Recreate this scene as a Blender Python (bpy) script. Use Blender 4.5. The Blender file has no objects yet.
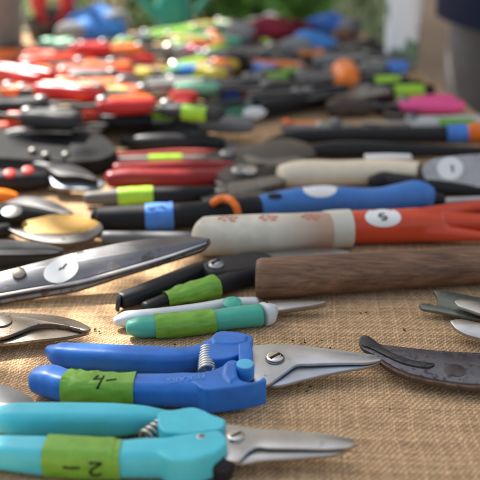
import bpy, bmesh, math, random
from mathutils import Vector, Matrix, noise
from mathutils.bvhtree import BVHTree
random.seed(7)
R = math.radians
sc = bpy.context.scene
COL = sc.collection

# ------------------------------------------------------------------ camera
TZ = 0.75                       # table height
PITCH = R(22); F = 1000.0       # focal length in pixels of a 480 px frame
CAMP = Vector((0, 0, TZ + 0.31))
CP, SP = math.cos(PITCH), math.sin(PITCH)
cam = bpy.data.cameras.new('camera'); camo = bpy.data.objects.new('camera', cam); COL.objects.link(camo)
cam.sensor_width = 36; cam.lens = 36 * F / 480; cam.clip_start = .01; cam.clip_end = 200
camo.location = CAMP; camo.rotation_euler = (R(90) - PITCH, 0, 0)
cam.dof.use_dof = True; cam.dof.focus_distance = 0.640; cam.dof.aperture_fstop = 6.6
sc.camera = camo

def ray(px, py):
    v = (px - 240) / F; w = (240 - py) / F
    return Vector((v, CP + w * SP, -SP + w * CP))
def at(px, py, h=0.0):
    d = ray(px, py); t = (TZ + h - CAMP.z) / d.z
    return CAMP + d * t
def mpp(px, py, h=0.0):
    d = ray(px, py); return (TZ + h - CAMP.z) / d.z / F
class Plane:
    """a plane through the table point seen at (px,py), height h, tipped towards the viewer by tilt degrees"""
    def __init__(s, px, py, h, tilt=0, roll=0):
        s.p = at(px, py, h); s.n = (Matrix.Rotation(R(roll), 3, 'Y') @ Vector((0, -math.sin(R(tilt)), math.cos(R(tilt))))).normalized()
    def at(s, px, py):
        d = ray(px, py); return CAMP + d * ((s.p - CAMP).dot(s.n) / d.dot(s.n))
    def frame(s):
        u = Vector((1, 0, 0)); u = (u - s.n * u.dot(s.n)).normalized(); return u, s.n.cross(u), s.n

# ------------------------------------------------------------------ materials
def new_mat(name):
    m = bpy.data.materials.new(name); m.use_nodes = True
    nt = m.node_tree; b = nt.nodes['Principled BSDF']
    return m, nt, b
def N(nt, t, **kw):
    n = nt.nodes.new(t)
    for k, v in kw.items():
        if k in n.inputs.keys(): n.inputs[k].default_value = v
        else: setattr(n, k, v)
    return n
def L(nt, a, b): nt.links.new(a, b)
def ramp(nt, fac, stops):
    r = nt.nodes.new('ShaderNodeValToRGB'); e = r.color_ramp.elements
    while len(e) < len(stops): e.new(0.5)
    for i, (p, c) in enumerate(stops):
        e[i].position = p; e[i].color = (*c, 1) if len(c) == 3 else c
    if fac is not None: L(nt, fac, r.inputs[0])
    return r
def mth(nt, op, a, b=None, c=None):
    n = nt.nodes.new('ShaderNodeMath'); n.operation = op
    for i, x in enumerate((a, b, c)):
        if x is None: continue
        if isinstance(x, (int, float)): n.inputs[i].default_value = x
        else: L(nt, x, n.inputs[i])
    return n.outputs[0]
def coords(nt, scale=(1, 1, 1), rot=(0, 0, 0)):
    tc = N(nt, 'ShaderNodeTexCoord'); mp = N(nt, 'ShaderNodeMapping')
    mp.inputs['Scale'].default_value = scale; mp.inputs['Rotation'].default_value = rot
    L(nt, tc.outputs['Object'], mp.inputs['Vector']); return mp.outputs[0]
def mixc(nt, fac, a, b):
    n = nt.nodes.new('ShaderNodeMix'); n.data_type = 'RGBA'
    if isinstance(fac, (int, float)): n.inputs[0].default_value = fac
    else: L(nt, fac, n.inputs[0])
    for i, x in ((6, a), (7, b)):
        if isinstance(x, tuple): n.inputs[i].default_value = (*x[:3], 1)
        else: L(nt, x, n.inputs[i])
    return n.outputs[2]
_cache = {}
def cached(f):
    def g(*a, **k):
        key = (f.__name__, a, tuple(sorted(k.items())))
        if key not in _cache: _cache[key] = f(*a, **k)
        return _cache[key]
    return g
def dk(c, f): return tuple(x * f for x in c)

@cached
def plastic(c, rough=.42, grime=.35, fine=900.):
    m, nt, b = new_mat('plastic')
    v = coords(nt)
    n1 = N(nt, 'ShaderNodeTexNoise', Scale=70., Detail=6., Roughness=.65); L(nt, v, n1.inputs['Vector'])
    n2 = N(nt, 'ShaderNodeTexNoise', Scale=fine, Detail=3.); L(nt, v, n2.inputs['Vector'])
    n3 = N(nt, 'ShaderNodeTexNoise', Scale=260., Detail=5., Roughness=.7); L(nt, v, n3.inputs['Vector'])
    g = ramp(nt, n1.outputs[0], [(.35, dk(c, 1 - grime * .5)), (.62, c)])
    spots = ramp(nt, n3.outputs[0], [(.66, (0, 0, 0)), (.74, (1, 1, 1))])
    dirt = (.10, .08, .06)
    vs = coords(nt, (40, 700, 400), (0, 0, R(18)))
    n4 = N(nt, 'ShaderNodeTexNoise', Scale=1., Detail=4., Roughness=.7); L(nt, vs, n4.inputs['Vector'])
    scuff = ramp(nt, n4.outputs[0], [(.64, (0, 0, 0)), (.72, (1, 1, 1))])
    lite = tuple(min(1, x*.75+.12) for x in c)
    g2 = mixc(nt, mth(nt, 'MULTIPLY', scuff.outputs[0], grime * .8), g.outputs[0], lite)
    L(nt, mixc(nt, mth(nt, 'MULTIPLY', spots.outputs[0], grime * .7), g2, dirt), b.inputs['Base Color'])
    L(nt, mth(nt, 'MULTIPLY_ADD', n1.outputs[0], .3, rough - .15), b.inputs['Roughness'])
    bp = N(nt, 'ShaderNodeBump', Strength=.12, Distance=.0004); L(nt, n2.outputs[0], bp.inputs['Height'])
    L(nt, bp.outputs[0], b.inputs['Normal'])
    b.inputs['Specular IOR Level'].default_value = .4 if max(c) > .06 else .22
    return m
@cached
def metal(c=(.42, .41, .40), rough=.34, rust=.0, rustc=(.10, .055, .035), met=1.0, brush=0.0, spot=150.):
    m, nt, b = new_mat('metal')
    v = coords(nt, (1, 1, 1))
    n1 = N(nt, 'ShaderNodeTexNoise', Scale=spot, Detail=7., Roughness=.7); L(nt, v, n1.inputs['Vector'])
    n2 = N(nt, 'ShaderNodeTexNoise', Scale=60., Detail=4.); L(nt, v, n2.inputs['Vector'])
    vb = coords(nt, (60, 1800, 1800), (0, 0, R(6)))
    n3 = N(nt, 'ShaderNodeTexNoise', Scale=1., Detail=3.); L(nt, vb, n3.inputs['Vector'])
    base = ramp(nt, n2.outputs[0], [(.3, dk(c, .78)), (.7, c)])
    lo = .62 - rust * .3
    rm = ramp(nt, n1.outputs[0], [(lo, (0, 0, 0)), (lo + .07, (1, 1, 1))])
    rf = mth(nt, 'MULTIPLY', rm.outputs[0], 1.0 if rust > 0 else 0.12)
    L(nt, mixc(nt, rf, base.outputs[0], rustc), b.inputs['Base Color'])
    L(nt, mth(nt, 'SUBTRACT', met, mth(nt, 'MULTIPLY', rf, .7 * met)), b.inputs['Metallic'])
    r0 = mth(nt, 'MULTIPLY_ADD', n3.outputs[0], .22, rough - .11)
    L(nt, mth(nt, 'ADD', r0, mth(nt, 'MULTIPLY', rf, .3)), b.inputs['Roughness'])
    bp = N(nt, 'ShaderNodeBump', Strength=.10 + brush, Distance=.0003)
    L(nt, mth(nt, 'ADD', mth(nt, 'MULTIPLY', n3.outputs[0], .5), mth(nt, 'MULTIPLY', rf, .8)), bp.inputs['Height'])
    L(nt, bp.outputs[0], b.inputs['Normal'])
    return m
@cached
def tapemat(c):
    m, nt, b = new_mat('masking_tape')
    v = coords(nt)
    n1 = N(nt, 'ShaderNodeTexNoise', Scale=120., Detail=5., Roughness=.6); L(nt, v, n1.inputs['Vector'])
    n2 = N(nt, 'ShaderNodeTexNoise', Scale=1500., Detail=2.); L(nt, v, n2.inputs['Vector'])
    L(nt, ramp(nt, n1.outputs[0], [(.3, dk(c, .8)), (.7, dk(c, 1.08))]).outputs[0], b.inputs['Base Color'])
    b.inputs['Roughness'].default_value = .40
    bp = N(nt, 'ShaderNodeBump', Strength=.5, Distance=.0008)
    L(nt, mth(nt, 'MULTIPLY_ADD', n2.outputs[0], .25, n1.outputs[0]), bp.inputs['Height'])
    L(nt, bp.outputs[0], b.inputs['Normal'])
    return m
@cached
def wood(c1, c2, rough=.6, sc_=(18, 500, 500), worn=.0, rot=0.):
    m, nt, b = new_mat('wood')
    v = coords(nt, sc_, (0, 0, rot))
    n1 = N(nt, 'ShaderNodeTexNoise', Scale=1., Detail=8., Roughness=.6, Distortion=.15); L(nt, v, n1.inputs['Vector'])
    v2 = coords(nt, (25, 90, 90), (0, 0, rot))
    n2 = N(nt, 'ShaderNodeTexNoise', Scale=1., Detail=5., Roughness=.6); L(nt, v2, n2.inputs['Vector'])
    a = ramp(nt, n1.outputs[0], [(.3, c1), (.5, mixt(c1, c2, .5)), (.68, c2)])
    d = ramp(nt, n2.outputs[0], [(.35, (.45, .42, .4)), (.65, (1, 1, 1))])
    n = nt.nodes.new('ShaderNodeMix'); n.data_type = 'RGBA'; n.blend_type = 'MULTIPLY'; n.inputs[0].default_value = .8
    L(nt, a.outputs[0], n.inputs[6]); L(nt, d.outputs[0], n.inputs[7])
    L(nt, n.outputs[2], b.inputs['Base Color'])
    b.inputs['Roughness'].default_value = rough
    bp = N(nt, 'ShaderNodeBump', Strength=.4, Distance=.0005); L(nt, n1.outputs[0], bp.inputs['Height'])
    L(nt, bp.outputs[0], b.inputs['Normal'])
    return m
def mixt(a, b, f): return tuple(x * (1 - f) + y * f for x, y in zip(a, b))
@cached
def matte(c, rough=.8, var=.25, s=40.):
    m, nt, b = new_mat('matte')
    n1 = N(nt, 'ShaderNodeTexNoise', Scale=s, Detail=6., Roughness=.6); L(nt, coords(nt), n1.inputs['Vector'])
    L(nt, ramp(nt, n1.outputs[0], [(.3, dk(c, 1 - var)), (.7, dk(c, 1 + var * .3))]).outputs[0], b.inputs['Base Color'])
    b.inputs['Roughness'].default_value = rough; b.inputs['Specular IOR Level'].default_value = .2
    bp = N(nt, 'ShaderNodeBump', Strength=.2, Distance=.001); L(nt, n1.outputs[0], bp.inputs['Height']); L(nt, bp.outputs[0], b.inputs['Normal'])
    return m
INK = matte((.012, .012, .014), .5, .1)
PAPER = matte((.78, .78, .76), .6, .06)

def burlap_mat():
    m, nt, b = new_mat('burlap')
    tc = N(nt, 'ShaderNodeTexCoord'); mp = N(nt, 'ShaderNodeMapping'); mp.inputs['Rotation'].default_value = (0, 0, R(3))
    L(nt, tc.outputs['Object'], mp.inputs['Vector'])
    def warp(vec, scale, amp, det=2.):
        w = N(nt, 'ShaderNodeTexNoise', Scale=scale, Detail=det); L(nt, mp.outputs[0], w.inputs['Vector'])
        c = N(nt, 'ShaderNodeVectorMath', operation='SUBTRACT'); c.inputs[1].default_value = (.5, .5, .5); L(nt, w.outputs['Color'], c.inputs[0])
        a = N(nt, 'ShaderNodeVectorMath', operation='MULTIPLY_ADD'); a.inputs[1].default_value = (amp, amp, 0)
        L(nt, c.outputs[0], a.inputs[0]); L(nt, vec, a.inputs[2]); return a.outputs[0]
    vec = warp(warp(warp(mp.outputs[0], 14., .010), 75., .0042), 330., .0011)
    sp = N(nt, 'ShaderNodeSeparateXYZ'); L(nt, vec, sp.inputs[0])
    P = .0017
    u = mth(nt, 'DIVIDE', sp.outputs[0], P); v = mth(nt, 'DIVIDE', sp.outputs[1], P*1.2)
    fu = mth(nt, 'FLOOR', u); fv = mth(nt, 'FLOOR', v)
    wnu = N(nt, 'ShaderNodeTexWhiteNoise', noise_dimensions='1D'); L(nt, fu, wnu.inputs['W'])
    wnv = N(nt, 'ShaderNodeTexWhiteNoise', noise_dimensions='1D'); L(nt, mth(nt, 'ADD', fv, 311.3), wnv.inputs['W'])
    su = mth(nt, 'POWER', mth(nt, 'ABSOLUTE', mth(nt, 'SINE', mth(nt, 'MULTIPLY', u, math.pi))), .6)
    sv = mth(nt, 'POWER', mth(nt, 'ABSOLUTE', mth(nt, 'SINE', mth(nt, 'MULTIPLY', v, math.pi))), .6)
    ov = mth(nt, 'SINE', mth(nt, 'MULTIPLY', mth(nt, 'ADD', mth(nt, 'ADD', v, .5), fu), math.pi))
    ou = mth(nt, 'SINE', mth(nt, 'MULTIPLY', mth(nt, 'ADD', mth(nt, 'ADD', u, .5), mth(nt, 'ADD', fv, 1.)), math.pi))
    vary = N(nt, 'ShaderNodeTexNoise', Scale=380., Detail=3., Roughness=.7); L(nt, mp.outputs[0], vary.inputs['Vector'])
    vr = mth(nt, 'MULTIPLY_ADD', vary.outputs[0], 1.1, .45)
    hu = mth(nt, 'MULTIPLY', mth(nt, 'MULTIPLY', su, mth(nt, 'MULTIPLY_ADD', ov, .30, .66)), mth(nt, 'MULTIPLY_ADD', wnu.outputs[0], .45, .72))
    hv = mth(nt, 'MULTIPLY', mth(nt, 'MULTIPLY', sv, mth(nt, 'MULTIPLY_ADD', ou, .30, .66)), mth(nt, 'MULTIPLY_ADD', wnv.outputs[0], .45, .72))
    h = mth(nt, 'MULTIPLY', mth(nt, 'MAXIMUM', hu, hv), vr)
    fib = N(nt, 'ShaderNodeTexNoise', Scale=2300., Detail=4.); L(nt, mp.outputs[0], fib.inputs['Vector'])
    big = N(nt, 'ShaderNodeTexNoise', Scale=9., Detail=5.); L(nt, mp.outputs[0], big.inputs['Vector'])
    mid = N(nt, 'ShaderNodeTexNoise', Scale=150., Detail=5., Roughness=.75); L(nt, mp.outputs[0], mid.inputs['Vector'])
    colr = ramp(nt, h, [(.12, (.17, .098, .050)), (.46, (.43, .272, .145)), (.95, (.64, .435, .25))])
    tone = mth(nt, 'MULTIPLY', mth(nt, 'MULTIPLY_ADD', big.outputs[0], .4, .8), mth(nt, 'MULTIPLY_ADD', mid.outputs[0], 1.0, .5))
    tone = mth(nt, 'MULTIPLY', tone, mth(nt, 'MULTIPLY_ADD', fib.outputs[0], .6, .7))
    over = mth(nt, 'GREATER_THAN', hu, hv)
    thr = mth(nt, 'ADD', mth(nt, 'MULTIPLY', over, wnu.outputs[0]), mth(nt, 'MULTIPLY', mth(nt, 'SUBTRACT', 1., over), wnv.outputs[0]))
    tone = mth(nt, 'MULTIPLY', tone, mth(nt, 'MULTIPLY_ADD', thr, .28, .88))
    n = nt.nodes.new('ShaderNodeVectorMath'); n.operation = 'SCALE'
    L(nt, colr.outputs[0], n.inputs[0]); L(nt, tone, n.inputs['Scale'])
    L(nt, n.outputs[0], b.inputs['Base Color'])
    b.inputs['Roughness'].default_value = .9; b.inputs['Specular IOR Level'].default_value = .12
    bp = N(nt, 'ShaderNodeBump', Strength=.6, Distance=.0009)
    L(nt, mth(nt, 'ADD', h, mth(nt, 'ADD', mth(nt, 'MULTIPLY', fib.outputs[0], .4), mth(nt, 'MULTIPLY', mid.outputs[0], .5))), bp.inputs['Height'])
    L(nt, bp.outputs[0], b.inputs['Normal'])
    return m

# ------------------------------------------------------------------ shapes
def herm(p0, p1, m0, m1, t):
    t2, t3 = t * t, t * t * t
    return (2*t3-3*t2+1)*p0 + (t3-2*t2+t)*m0 + (-2*t3+3*t2)*p1 + (t3-t2)*m1
def spl(pts, n=6, closed=True):
    """smooth closed outline through px points; a third entry marks a sharp corner"""
    out = []; k = len(pts)
    for i in range(k if closed else k - 1):
        a, b_ = pts[i], pts[(i+1) % k]
        pa, pn = pts[i-1] if (closed or i) else a, pts[(i+2) % k] if (closed or i+2 < k) else b_
        seg = math.hypot(b_[0]-a[0], b_[1]-a[1]) + 1e-9
        def tan(p, q, r):
            la = math.hypot(q[0]-p[0], q[1]-p[1]) + 1e-9; lb = math.hypot(r[0]-q[0], r[1]-q[1]) + 1e-9
            return [((q[j]-p[j])/la*lb + (r[j]-q[j])/lb*la)/(la+lb)*min(seg, 2*la, 2*lb) for j in (0, 1)]
        m0 = [b_[0]-a[0], b_[1]-a[1]] if len(a) > 2 else tan(pa, a, b_)
        m1 = [b_[0]-a[0], b_[1]-a[1]] if len(b_) > 2 else tan(a, b_, pn)
        for s in range(n):
            t = s / n
            out.append((herm(a[0], b_[0], m0[0], m1[0], t), herm(a[1], b_[1], m0[1], m1[1], t)))
    if not closed: out.append(tuple(pts[-1][:2]))
    return out
def interp(rows, n=6):
    """smooth interpolation of rows of numbers (non-uniform spacing, no overshoot)"""
    out = []; k = len(rows); d = len(rows[0]); e = min(3, d)
    ln = [max(1e-9, math.sqrt(sum((rows[i+1][j]-rows[i][j])**2 for j in range(e)))) for i in range(k-1)]
    def slope(i, j):
        if i == 0: return (rows[1][j]-rows[0][j])/ln[0]
        if i == k-1: return (rows[-1][j]-rows[-2][j])/ln[-1]
        a = (rows[i][j]-rows[i-1][j])/ln[i-1]; b_ = (rows[i+1][j]-rows[i][j])/ln[i]
        return (a*ln[i] + b_*ln[i-1])/(ln[i]+ln[i-1])
    for i in range(k - 1):
        for s in range(n):
            t = s / n
            out.append(tuple(herm(rows[i][j], rows[i+1][j], slope(i, j)*ln[i], slope(i+1, j)*ln[i], t) for j in range(d)))
    out.append(tuple(rows[-1])); return out

def sweep(bm, C, RW, RH, n=24, ex=2.2, cap=(.6, .6), wr=0.0, up=Vector((0, 0, 1)), closed_caps=True):
    C = [Vector(c) for c in C]; k = len(C); rings = []
    T = [(C[min(i+1, k-1)] - C[max(i-1, 0)]).normalized() for i in range(k)]
    def ring(c, t, rw, rh, seed=0):
        s = t.cross(up)
        if s.length < 1e-4: s = t.cross(Vector((0, 1, 0)))
        s.normalize(); u = s.cross(t).normalized(); vs = []
        for j in range(n):
            a = 2*math.pi*j/n; ca, sa = math.cos(a), math.sin(a)
            x = math.copysign(abs(ca)**(2/ex), ca); y = math.copysign(abs(sa)**(2/ex), sa)
            p = c + s*(x*rw) + u*(y*rh)
            if wr: p += (s*x+u*y) * wr * (noise.noise(p*190) + 1.7*abs(noise.noise(Vector((p.x*420+p.z*260, p.z*300-p.x*90, p.y*160)))) )
            vs.append(bm.verts.new(p))
        return vs
    if cap[0]:
        e = cap[0]*min(RW[0], RH[0])
        for a in (78, 55, 30): rings.append(ring(C[0]-T[0]*e*math.sin(R(a)), T[0], RW[0]*math.cos(R(a))**.7, RH[0]*math.cos(R(a))**.7))
    for i in range(k): rings.append(ring(C[i], T[i], RW[i], RH[i]))
    if cap[1]:
        e = cap[1]*min(RW[-1], RH[-1])
        for a in (30, 55, 78): rings.append(ring(C[-1]+T[-1]*e*math.sin(R(a)), T[-1], RW[-1]*math.cos(R(a))**.7, RH[-1]*math.cos(R(a))**.7))
    for i in range(len(rings)-1):
        a, b_ = rings[i], rings[i+1]
        for j in range(n):
            bm.faces.new((a[j], a[(j+1) % n], b_[(j+1) % n], b_[j]))
    if closed_caps:
        bm.faces.new(list(reversed(rings[0]))); bm.faces.new(rings[-1])
    return bm
def sil(rows, k=1.0, lift=0.0, n=6):
    """a lying tube from its silhouette (x, top, bottom) in the picture: centres on the table, radii in metres"""
    rows = interp(rows, n); q = []
    for i, (x, t, b_) in enumerate(rows):
        a, c = rows[max(i-1, 0)], rows[min(i+1, len(rows)-1)]
        dx = c[0]-a[0]; dy = ((c[1]+c[2])-(a[1]+a[2]))/2
        S = (b_-t)/2 * abs(dx)/math.hypot(dx, dy); cy = (t+b_)/2
        r_ = ray(x, cy).normalized(); sn = -r_.z; cs = math.sqrt(1-sn*sn)
        h = .008
        for _ in range(3):
            rh = S*mpp(x, cy, h)/math.sqrt(k*k*sn*sn+cs*cs); h = rh+lift
        q.append((x, cy, rh))
    # the axis keeps the height of the thickest stretch nearby, so ends stay square
    H0 = [max(p[2] for p in q if abs(p[0]-x) < 22) for x, _, _ in q]
    H1 = []
    for x, _, _ in q:
        w_ = [(h_, max(0, 1-abs(p[0]-x)/24)) for h_, p in zip(H0, q)]; H1.append(sum(a*b_ for a, b_ in w_)/sum(b_ for _, b_ in w_))
    C = [at(x, cy, h_+lift) for (x, cy, _), h_ in zip(q, H1)]
    return C, [p[2]*k for p in q], [p[2] for p in q]
def grow(s, d): return s[0], [x+d for x in s[1]], [x+d for x in s[2]]
def cut(s, x0, x1):
    """the stretch of a sil() between two picture columns"""
    def px(c):
        d = c-CAMP; return 240 + d.x/(d.y*CP-d.z*SP)*F
    idx = [i for i, c in enumerate(s[0]) if x0 <= px(c) <= x1]
    i0, i1 = idx[0], idx[-1]
    return s[0][i0:i1+1], s[1][i0:i1+1], s[2][i0:i1+1]
def plate3(bm, pts, n, thick):
    top = [bm.verts.new(p) for p in pts]; bot = [bm.verts.new(p - n*thick) for p in pts]
    k = len(pts)
    f = bm.faces.new(top); bm.faces.new(list(reversed(bot)))
    for i in range(k): bm.faces.new((top[(i+1) % k], top[i], bot[i], bot[(i+1) % k]))
    bmesh.ops.recalc_face_normals(bm, faces=bm.faces[:])
    return bm
def plate(bm, outline, pl, thick, n=6):
    o = spl(outline, n)
    return plate3(bm, [pl.at(*p) for p in o], pl.n, thick)
def disc(bm, c, nrm, r, h, seg=24, dome=0.0, rim=.15, ell=1.0):
    """a round knob or bolt head standing on c along nrm"""
    z = nrm.normalized(); x = z.orthogonal().normalized(); y = z.cross(x)
    prof = [(r, 0), (r, h*(1-rim)), (r*(1-rim*.6), h)]
    if dome: prof += [(r*.7, h+dome*.5), (r*.35, h+dome*.9)]
    rings = [[bm.verts.new(c+z*pz+(x*math.cos(2*math.pi*j/seg)*ell+y*math.sin(2*math.pi*j/seg))*pr) for j in range(seg)] for pr, pz in prof]
    for a, b_ in zip(rings, rings[1:]):
        for j in range(seg): bm.faces.new((a[j], a[(j+1) % seg], b_[(j+1) % seg], b_[j]))
    bm.faces.new(rings[-1]); bm.faces.new(list(reversed(rings[0])))
    return bm
def coil(bm, a, b_, r, turns, wire, seg=8):
    ax = (b_-a); u = ax.orthogonal().normalized(); w = ax.normalized().cross(u)
    P = [a+ax*(i/(turns*16))+(u*math.cos(i/16*2*math.pi)+w*math.sin(i/16*2*math.pi))*r for i in range(int(turns*16)+1)]
    return sweep(bm, P, [wire]*len(P), [wire]*len(P), n=seg, ex=2, cap=(0, 0), up=ax.normalized())
def box(bm, c, s, rot=None):
    M = Matrix.Translation(c) @ (rot.to_4x4() if rot else Matrix()) @ Matrix.Diagonal((*s, 1))
    bmesh.ops.create_cube(bm, size=1, matrix=M); return bm
def lathe(bm, c, prof, seg=32):
    rings = [[bm.verts.new(c+Vector((r*math.cos(2*math.pi*j/seg), r*math.sin(2*math.pi*j/seg), z))) for j in range(seg)] for r, z in prof]
    for a, b_ in zip(rings, rings[1:]):
        for j in range(seg): bm.faces.new((a[j], a[(j+1) % seg], b_[(j+1) % seg], b_[j]))
    if prof[0][0] > 1e-5: bm.faces.new(list(reversed(rings[0])))
    if prof[-1][0] > 1e-5: bm.faces.new(rings[-1])
    return bm

# ------------------------------------------------------------------ objects
BV = {}
def link(name, me, mat, parent=None):
    o = bpy.data.objects.new(name, me); COL.objects.link(o)
    if mat: me.materials.append(mat)
    if parent: o.parent = parent
    return o
def mesh_of(bm, name, bevel=0, remesh=0, smooth_it=6, sharp=35, seg=2):
    bmesh.ops.recalc_face_normals(bm, faces=bm.faces[:])
    me = bpy.data.meshes.new(name); bm.to_mesh(me); bm.free()
    if bevel or remesh:
        t = bpy.data.objects.new('tmp', me); COL.objects.link(t)
        if remesh:
            q = t.modifiers.new('r', 'REMESH'); q.mode = 'VOXEL'; q.voxel_size = remesh
            q = t.modifiers.new('s', 'SMOOTH'); q.iterations = smooth_it; q.factor = .5
        if bevel:
            q = t.modifiers.new('b', 'BEVEL'); q.width = bevel; q.segments = seg; q.limit_method = 'ANGLE'; q.angle_limit = R(50); q.use_clamp_overlap = True
        dg = bpy.context.evaluated_depsgraph_get(); dg.update()
        m2 = bpy.data.meshes.new_from_object(t.evaluated_get(dg)); m2.modifiers if False else None
        bpy.data.objects.remove(t); bpy.data.meshes.remove(me); me = m2; me.name = name
    me.shade_smooth()
    if not remesh: me.set_sharp_from_angle(angle=R(sharp))
    return me
USED = set()
def props(o, label=None, cat=None, group=None, kind=None):
    if label:
        assert label not in USED or group, label
        USED.add(label); o['label'] = label
    if cat: o['category'] = cat
    if group: o['group'] = group
    if kind: o['kind'] = kind
    return o
class Thing:
    def __init__(s, name, label, cat, loc, rz=0.0, group=None, matrix=None):
        s.e = bpy.data.objects.new(name, None); COL.objects.link(s.e); s.e.empty_display_size = .02
        s.e.location = loc; s.e.rotation_euler = (0, 0, rz)
        s.M = Matrix.Translation(loc) @ Matrix.Rotation(rz, 4, 'Z'); s.I = s.M.inverted()
        props(s.e, label, cat, group)
    def part(s, name, bm, mat, parent=None, label=None, local=False, **kw):
        me = mesh_of(bm, name, **kw)
        if local: me_w = me.copy(); me_w.transform(s.M)
        else: me_w = me
        bv = BVHTree.FromPolygons([v.co.copy() for v in me_w.vertices], [tuple(p.vertices) for p in me_w.polygons])
        if not local: me.transform(s.I)
        o = link(name, me, mat, parent or s.e); BV[o] = bv
        if label: o['label'] = label
        return o
def hit(px, py, targets, off=.00025):
    d = ray(px, py).normalized(); best = None
    for t in targets:
        r_ = BV[t].ray_cast(CAMP, d)
        if r_[0] is not None and (best is None or r_[3] < best[3]): best = r_
    if best is None: return None
    n = best[1]
    if n.dot(d) > 0: n = -n
    return best[0] + n*off, n
def ribbon(bm, pxs, targets, w=.0005, off=.0003, n=6):
    pts = [hit(x, y, targets, off) for x, y in spl(pxs, n, closed=False)]
    pts = [p for p in pts if p]
    prev = None
    for i, (p, nn) in enumerate(pts):
        q0, q1 = pts[max(i-1, 0)][0], pts[min(i+1, len(pts)-1)][0]
        t = (q1-q0).normalized(); s = t.cross(nn).normalized()
        ww = w*(1+.25*noise.noise(p*900))
        a, b_ = bm.verts.new(p+s*ww), bm.verts.new(p-s*ww)
        if prev: bm.faces.new((prev[0], a, b_, prev[1]))
        prev = (a, b_)
    return bm
def patch(bm, cx, cy, rx, ry, targets, off=.0002, rings=6, seg=32, tilt=0, wob=0.0):
    """a round patch draped on the surface, given by its outline in the picture"""
    c, s_ = math.cos(R(tilt)), math.sin(R(tilt)); prev = None
    h0 = hit(cx, cy, targets, off)
    if h0 is None: return bm
    ctr = bm.verts.new(h0[0]); P = {}
    for i in range(1, rings+1):
        row = []
        for j in range(seg):
            a = 2*math.pi*j/seg; w = 1+wob*noise.noise(Vector((cx+math.cos(a)*1.3, cy+math.sin(a)*1.3, 0)))
            x, y = rx*i/rings*math.cos(a)*w, ry*i/rings*math.sin(a)*w
            h_ = hit(cx+x*c-y*s_, cy+x*s_+y*c, targets, off)
            row.append(bm.verts.new(h_[0]) if h_ else None)
        for j in range(seg):
            a, b_ = row[j], row[(j+1) % seg]
            if i == 1:
                if a and b_: bm.faces.new((ctr, a, b_))
            else:
                q = [v for v in (prev[j], a, b_, prev[(j+1) % seg]) if v]
                if len(q) == 4: bm.faces.new(q)
        prev = row
    return bm
def text_on(bm, txt, px0, py0, px1, py1, hgt, targets, off=.0003):
    """lettering whose baseline runs from (px0,py0) to (px1,py1), up = hgt px to its left"""
    cu = bpy.data.curves.new('t', 'FONT'); cu.body = txt; cu.size = 1; cu.resolution_u = 3
    t = bpy.data.objects.new('t', cu); COL.objects.link(t)
    dg = bpy.context.evaluated_depsgraph_get(); dg.update()
    me = bpy.data.meshes.new_from_object(t.evaluated_get(dg))
    xs = [v.co.x for v in me.vertices]; ys = [v.co.y for v in me.vertices]
    x0, x1, y1 = min(xs), max(xs), max(ys)
    L_ = math.hypot(px1-px0, py1-py0); d = ((px1-px0)/L_, (py1-py0)/L_); u = (d[1], -d[0])
    vs = []
    for v in me.vertices:
        a = (v.co.x-x0)/(x1-x0)*L_; b_ = v.co.y/y1*hgt
        h_ = hit(px0+d[0]*a+u[0]*b_, py0+d[1]*a+u[1]*b_, targets, off)
        vs.append(bm.verts.new(h_[0]) if h_ else None)
    for p in me.polygons:
        q = [vs[i] for i in p.vertices]
        if all(q):
            try: bm.faces.new(q)
            except ValueError: pass
    bpy.data.objects.remove(t); bpy.data.meshes.remove(me); bpy.data.curves.remove(cu)
    return bm
def bolt(T, name, c, n, r, h, mat, slot=True, parent=None, dome=.0):
    bm = bmesh.new(); disc(bm, c, n, r, h, dome=dome); o = T.part(name, bm, mat, parent)
    if slot:
        bm = bmesh.new(); z = n.normalized(); x = (Vector((.75, .66, 0)) - z*Vector((.75, .66, 0)).dot(z)).normalized(); y = z.cross(x)
        box(bm, c+z*(h+dome), (r*1.5, r*.28, .0006), Matrix((x, y, z)).transposed())
        T.part('screw_slot', bm, INK, o)
    return o
B = bmesh.new
def tube(rows, k=1., lift=0., n=6, **kw):
    bm = B(); sweep(bm, *sil(rows, k, lift, n), **kw); return bm

# colours
STEEL = metal((.50, .50, .49), .36); BRIGHT = metal((.62, .62, .60), .25); DARKSTEEL = metal((.17, .17, .175), .42, .25)
CHROME = metal((.72, .71, .68), .15)
GREENT = tapemat((.17, .39, .035)); LIME = tapemat((.36, .66, .03)); BLUET = tapemat((.055, .22, .66))
BLACK = plastic((.018, .018, .02), .42, .2)

# ------------------------------------------------------------------ table, cloth, ground
A_, B_ = at(480, 110), at(415, 65)
EDGE = (B_ - A_).normalized(); ANG = math.atan2(-EDGE.x, EDGE.y)
TM = Matrix.Translation((A_.x, A_.y, 0)) @ Matrix.Rotation(ANG, 4, 'Z')       # origin on the right edge; +Y along it
X0, X1, Y0, Y1 = -1.0, 0.0, -1.25, 0.60
T = Thing('market_table', 'long trestle table hidden under the burlap cloth', 'table', TM @ Vector(((X0+X1)/2, (Y0+Y1)/2, 0)), ANG)
bm = B(); box(bm, Vector((0, 0, TZ-.024)), (X1-X0-.02, Y1-Y0-.02, .03)); T.part('tabletop', bm, wood((.25, .17, .1), (.4, .28, .17)), local=True, bevel=.003)
for sx in (-1, 1):
    for sy in (-1, 1):
        bm = B(); box(bm, Vector((sx*.44, sy*.85, (TZ-.04)/2)), (.045, .045, TZ-.04)); T.part('leg', bm, wood((.25, .17, .1), (.4, .28, .17)), local=True, bevel=.003)
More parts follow.
